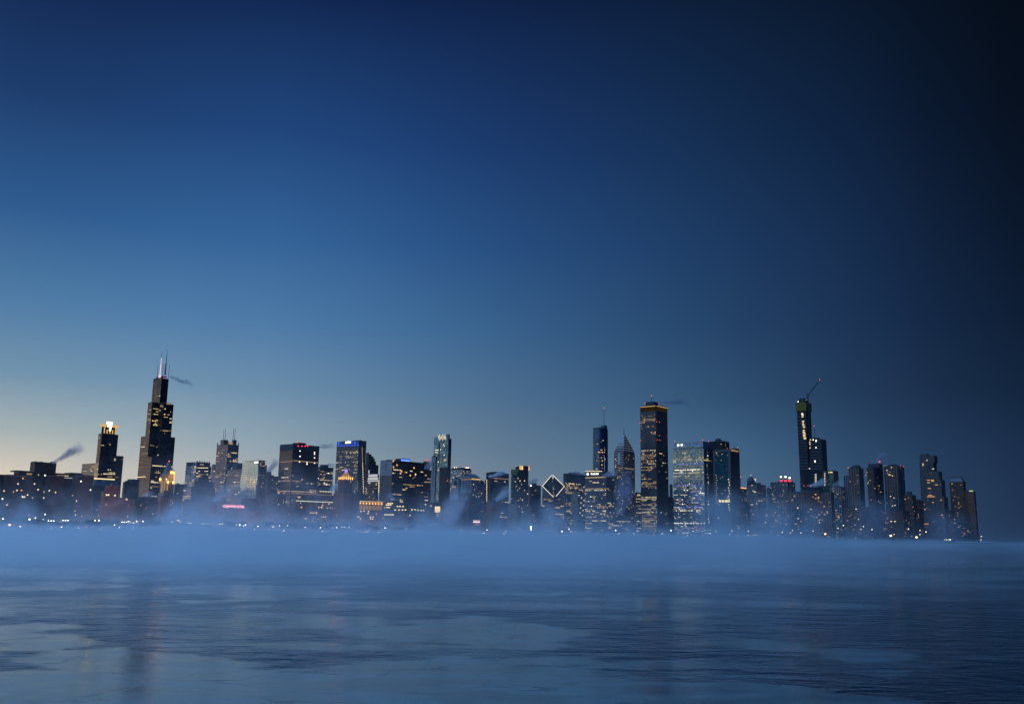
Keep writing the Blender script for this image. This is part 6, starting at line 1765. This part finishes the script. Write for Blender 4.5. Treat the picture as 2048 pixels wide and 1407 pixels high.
# ------------------------------------------------------------------ bare winter trees in the park
def tree_meshes(seed):
    r = random.Random(seed)
    segs = []; tips = []
    def grow(p, d, ln, rad, lev):
        q = p + d * ln
        segs.append((p, q, rad, rad * .62))
        if lev == 0: tips.append(q); return
        for k in range(r.choice((2, 3, 3))):
            nd_ = (d + Vector((r.uniform(-1, 1), r.uniform(-1, 1), r.uniform(-.25, .5))) * .75).normalized()
            grow(q, nd_, ln * r.uniform(.62, .82), rad * .6, lev - 1)
    grow(Vector((0, 0, 0)), Vector((r.uniform(-.05, .05), r.uniform(-.05, .05), 1)).normalized(), 3.0, .32, 4)
    tr = tube_mesh('trunk', segs, 'bark', 4)
    v, f = [], []
    for q in tips:
        for k in range(16):
            c = q + Vector((r.gauss(0, .8), r.gauss(0, .8), r.gauss(0.2, .7)))
            a = Vector((r.uniform(-1, 1), r.uniform(-1, 1), r.uniform(-.3, 1))).normalized() * r.uniform(.4, 1.0); b_ = a.orthogonal().normalized() * r.uniform(.05, .14)
            m = len(v); v += [tuple(c - a - b_), tuple(c + a), tuple(c - a + b_)]; f.append((m, m + 1, m + 2))
    cr = bpy.data.meshes.new('crown'); cr.from_pydata(v, [], f); cr.materials.append(MATS['bark']); cr.update()
    return tr, cr
TREES = [tree_meshes(s) for s in (3, 5, 8, 13)]
tr_rng = random.Random(21)
TREE_LABELS = {}
spots = []
for px0, px1, n in ((-20, 170, 16), (170, 262, 20), (285, 330, 5), (330, 450, 10), (450, 560, 10), (556, 720, 24), (720, 900, 12), (1060, 1130, 6), (1180, 1250, 7), (1280, 1320, 4), (1330, 1420, 5), (1600, 1760, 6)):
    for k in range(n): spots.append((px0 + (px1 - px0) * (k + tr_rng.random()) / n, tr_rng.uniform(60, 330)))
for px, back in sorted(spots):
    p = at(px, horizon_y(px), shore_range(px) + back)
    lm = landmark(px)
    o = empty('bare_tree', (p.x, p.y, GROUND_Z), tr_rng.uniform(0, 6.28), 'dark bare winter tree in the mist below ' + lm, 'tree', 'bare trees in the lakefront park')
    TREE_LABELS.setdefault(lm, []).append(o)
    tr, cr = TREES[tr_rng.randrange(4)]
    s = tr_rng.uniform(.95, 1.5)
    for nm, me in (('trunk', tr), ('crown', cr)):
        q = link(bpy.data.objects.new(nm, me), o); q.scale = (s * 1.15, s * 1.15, s)
for lm, obs in TREE_LABELS.items():
    if len(obs) > 1:
        for i, o in enumerate(obs): o['label'] = ORD[min(i, 19)] + ' bare winter tree from left below ' + lm

# ------------------------------------------------------------------ snow capped ledges of ice at the water's edge
for xl, xr, lab in ((68, 116, 'long low white ice ledge at the waterline below the brick hotel'), (218, 242, 'short low white ice ledge at the waterline below the gabled hotel')):
    a, c = at(xl, horizon_y(xl) + 17, 930), at(xr, horizon_y(xr) + 17, 930)
    n = 14; v = []; r = random.Random(xl)
    for k in range(n + 1):
        x = a.x + (c.x - a.x) * k / n; y = a.y + (c.y - a.y) * k / n; w = 1.5 + 3 * r.random() * math.sin(math.pi * (k + .2) / (n + .4)); h = .3 + r.random() * .5
        v += [(x, y - w, -.2), (x, y - w * .6, h), (x, y + w, h * .9), (x, y + w * 1.4, -.2)]
    f = [(4 * k + q, 4 * k + 4 + q, 4 * k + 5 + q, 4 * k + 1 + q) for k in range(n) for q in range(3)] + [(0, 1, 2, 3), (4 * n + 3, 4 * n + 2, 4 * n + 1, 4 * n)]
    me = bpy.data.meshes.new('ice_ledge'); me.from_pydata(v, [], f); me.materials.append(MATS['snow_ice']); me.update()
    tag(link(bpy.data.objects.new('ice_ledge', me)), lab, 'ice', 'ice ledges at the waterline')

# ------------------------------------------------------------------ chimney steam over the roofs
PLUMES = 0
def plume(x0, y0, x1, y1, dist, label, r0=6.0, r1=16.0, dens=0.035, col=(.46, .39, .40), seed=0.0, thr=(.46, .64)):
    """a drifting puff: a tapered box round a curved axis, filled by broken noise"""
    p, q = at(x0, y0, dist), at(x1, y1, dist)
    ax = q - p; Lg = ax.length; a = ax.normalized()
    side = Vector((0, 1, 0)).cross(a).normalized(); up = a.cross(side).normalized()
    v = []; n = 8
    for k in range(5):
        s = k / 4; c = p + ax * s; r = (r0 + (r1 - r0) * s) * 1.25
        v += [tuple(c + (side * math.cos(2 * math.pi * i / n) + up * math.sin(2 * math.pi * i / n)) * r - p) for i in range(n)]
    f = [(k * n + i, k * n + (i + 1) % n, (k + 1) * n + (i + 1) % n, (k + 1) * n + i) for k in range(4) for i in range(n)] + [tuple(range(n))[::-1], tuple(range(4 * n, 5 * n))]
    me = bpy.data.meshes.new('steam_plume'); me.from_pydata(v, [], f); me.update()
    m, t = mat_new('steam_plume')
    tc = nd(t, 'ShaderNodeTexCoord'); P = tc.outputs['Object']
    def dot(vec):
        n_ = nd(t, 'ShaderNodeVectorMath', operation='DOT_PRODUCT'); t.links.new(P, n_.inputs[0]); n_.inputs[1].default_value = vec; return n_.outputs['Value']
    s = mth(t, 'DIVIDE', dot(tuple(a)), Lg); u = dot(tuple(side)); w = dot(tuple(up))
    off = nd(t, 'ShaderNodeVectorMath', operation='ADD'); t.links.new(P, off.inputs[0]); off.inputs[1].default_value = (seed * 37, seed * 91, seed * 13)
    wob = wnoise(t, off.outputs[0], .9 / (r0 + r1), 1, .5)
    rad = mth(t, 'ADD', mth(t, 'MULTIPLY', s, r1 - r0), r0)
    u2 = mth(t, 'SUBTRACT', u, mth(t, 'MULTIPLY', mth(t, 'SUBTRACT', wob, .5), mth(t, 'MULTIPLY', rad, 1.6)))
    rr = mth(t, 'DIVIDE', mth(t, 'SQRT', mth(t, 'ADD', mth(t, 'MULTIPLY', u2, u2), mth(t, 'MULTIPLY', w, w))), rad)
    body = mrange(t, rr, 1.05, 0.15, 0, 1, 'SMOOTHSTEP')
    nz = wnoise(t, off.outputs[0], 3.6 / (r0 + r1), 6, .66, .8)
    fade = mth(t, 'MULTIPLY', mrange(t, s, 0, .06), mrange(t, s, 1.0, .45, 0, 1, 'SMOOTHSTEP'))
    d = mth(t, 'MULTIPLY', mth(t, 'MULTIPLY', mrange(t, mth(t, 'ADD', mth(t, 'MULTIPLY', nz, .7), mth(t, 'MULTIPLY', body, .3)), thr[0], thr[1], 0, 1, 'SMOOTHSTEP'), mth(t, 'MULTIPLY', body, fade)), dens * 42 / (r0 + r1))
    pv = nd(t, 'ShaderNodeVolumePrincipled'); pv.inputs['Color'].default_value = (*col, 1); pv.inputs['Anisotropy'].default_value = .2
    t.links.new(d, pv.inputs['Density'])
    finish(m, t, None, pv.outputs[0]); m.cycles.volume_step_rate = 0.6
    me.materials.append(m)
    o = bpy.data.objects.new('steam_plume', me); o.location = p; link(o)
    tag(o, label, 'steam', 'steam plumes over the roofs')
plume(102, 926, 172, 890, 1600, 'dark curling steam plume rising from the penthouse of the brick hotel', 4, 18, .10, (.44, .38, .40), seed=1, thr=(.46, .62))
plume(338, 752, 392, 772, 2900, 'thin dark smoke trail blowing from the twin mast tower roof', 6, 19, .06, (.35, .33, .36), seed=2)
plume(530, 950, 560, 918, 2450, 'purple steam puff between the wave tower and dark red tower', 8, 26, .09, seed=3)
plume(622, 890, 676, 895, 2300, 'thin steam trail off the roof of the dark red tower', 4, 14, .05, (.38, .34, .35), seed=4)
plume(637, 930, 677, 930, 2650, 'steam wisp lying on the roof of the warm glassy block', 6, 14, .06, seed=5)
plume(420, 1008, 462, 968, 1900, 'pale steam curling above the broad red block', 8, 26, .06, (.66, .62, .62), seed=6)
plume(462, 976, 500, 966, 2100, 'pale steam wisp under the four antenna tower', 6, 14, .05, (.62, .58, .58), seed=7)
plume(658, 984, 684, 966, 1900, 'small pale steam puff left of the blue beacon tower', 8, 18, .06, (.66, .62, .62), seed=8)
plume(848, 946, 872, 908, 2500, 'purple steam rising left of the slender white slab', 9, 20, .09, (.48, .41, .43), seed=9)
plume(888, 1048, 926, 968, 1600, 'large pale steam column drifting before the temple gabled building', 26, 46, .05, (.74, .72, .74), seed=10, thr=(.42, .62))
plume(976, 952, 1016, 942, 2100, 'white steam lying on the roof of the steaming dark slab', 7, 12, .09, (.72, .68, .68), seed=11)
plume(990, 1002, 1022, 972, 2000, 'ragged pale steam before the steaming dark slab', 9, 20, .07, (.72, .68, .68), seed=12)
plume(1058, 966, 1080, 958, 2400, 'small purple puff beside the gold panel tower', 8, 12, .08, seed=13)
plume(1140, 945, 1190, 948, 2560, 'thin steam above the roof of the amber windowed block', 4, 12, .05, seed=14)
plume(1204, 952, 1232, 938, 2330, 'purple steam between the sign topped slab and chevron spired tower', 9, 22, .09, (.52, .44, .47), seed=15)
plume(1238, 1030, 1262, 930, 2300, 'dark steam climbing in front of the chevron spired tower', 24, 34, .04, (.5, .46, .54), seed=16)
plume(1310, 803, 1392, 800, 2520, 'dark smoke drifting right from the giant ribbed tower roof', 8, 27, .08, (.36, .33, .36), seed=17, thr=(.44, .62))
plume(1618, 972, 1656, 960, 2300, 'pale steam puff in front of the unfinished tower', 8, 15, .08, (.68, .64, .64), seed=18)
plume(1664, 972, 1690, 962, 2380, 'dim steam puff above the pale stone block', 7, 16, .05, (.52, .48, .5), seed=19)
plume(1740, 927, 1776, 905, 2450, 'faint reddish steam wisp above the black round cornered tower', 6, 16, .04, (.4, .36, .42), seed=20)
plume(270, 1002, 312, 984, 1900, 'pale steam wisp over the low roofs below the twin mast tower', 6, 14, .05, (.66, .62, .62), seed=21)
plume(800, 1010, 772, 985, 1850, 'pale steam wisp right of the amber colonnade block', 6, 18, .04, (.66, .62, .64), seed=22)
plume(1432, 1078, 1450, 965, 1580, 'broad pale blue steam column drifting before the emblem topped tower', 48, 70, .026, (.8, .8, .82), seed=23, thr=(.42, .64))
plume(1532, 1078, 1544, 985, 1650, 'broad pale steam column drifting before the domed hotel', 44, 64, .024, (.78, .78, .82), seed=24, thr=(.42, .64))
plume(1740, 1078, 1756, 980, 1900, 'broad dim purple steam cloud before the right hand cluster', 52, 74, .024, (.5, .43, .47), seed=25, thr=(.42, .64))
plume(1624, 1078, 1632, 1000, 1700, 'low pale steam column before the ribbed apartment slab', 40, 56, .02, (.75, .75, .8), seed=26, thr=(.42, .64))
plume(1896, 1080, 1908, 1012, 2100, 'low dim steam cloud before the chamfered crown tower', 50, 66, .02, (.55, .52, .58), seed=27, thr=(.42, .64))
plume(1096, 1074, 1106, 1000, 1450, 'pale steam column before the diamond roofed tower', 32, 48, .02, (.78, .78, .82), seed=28, thr=(.42, .64))
plume(318, 1062, 372, 1000, 1150, 'ragged steam column rising below the orange lit gothic tower', 14, 30, .05, (.78, .78, .82), seed=29, thr=(.42, .64))
plume(30, 1058, 84, 1008, 1050, 'faint ragged steam column in front of the long brick hotel', 14, 28, .03, (.7, .7, .74), seed=30, thr=(.42, .64))
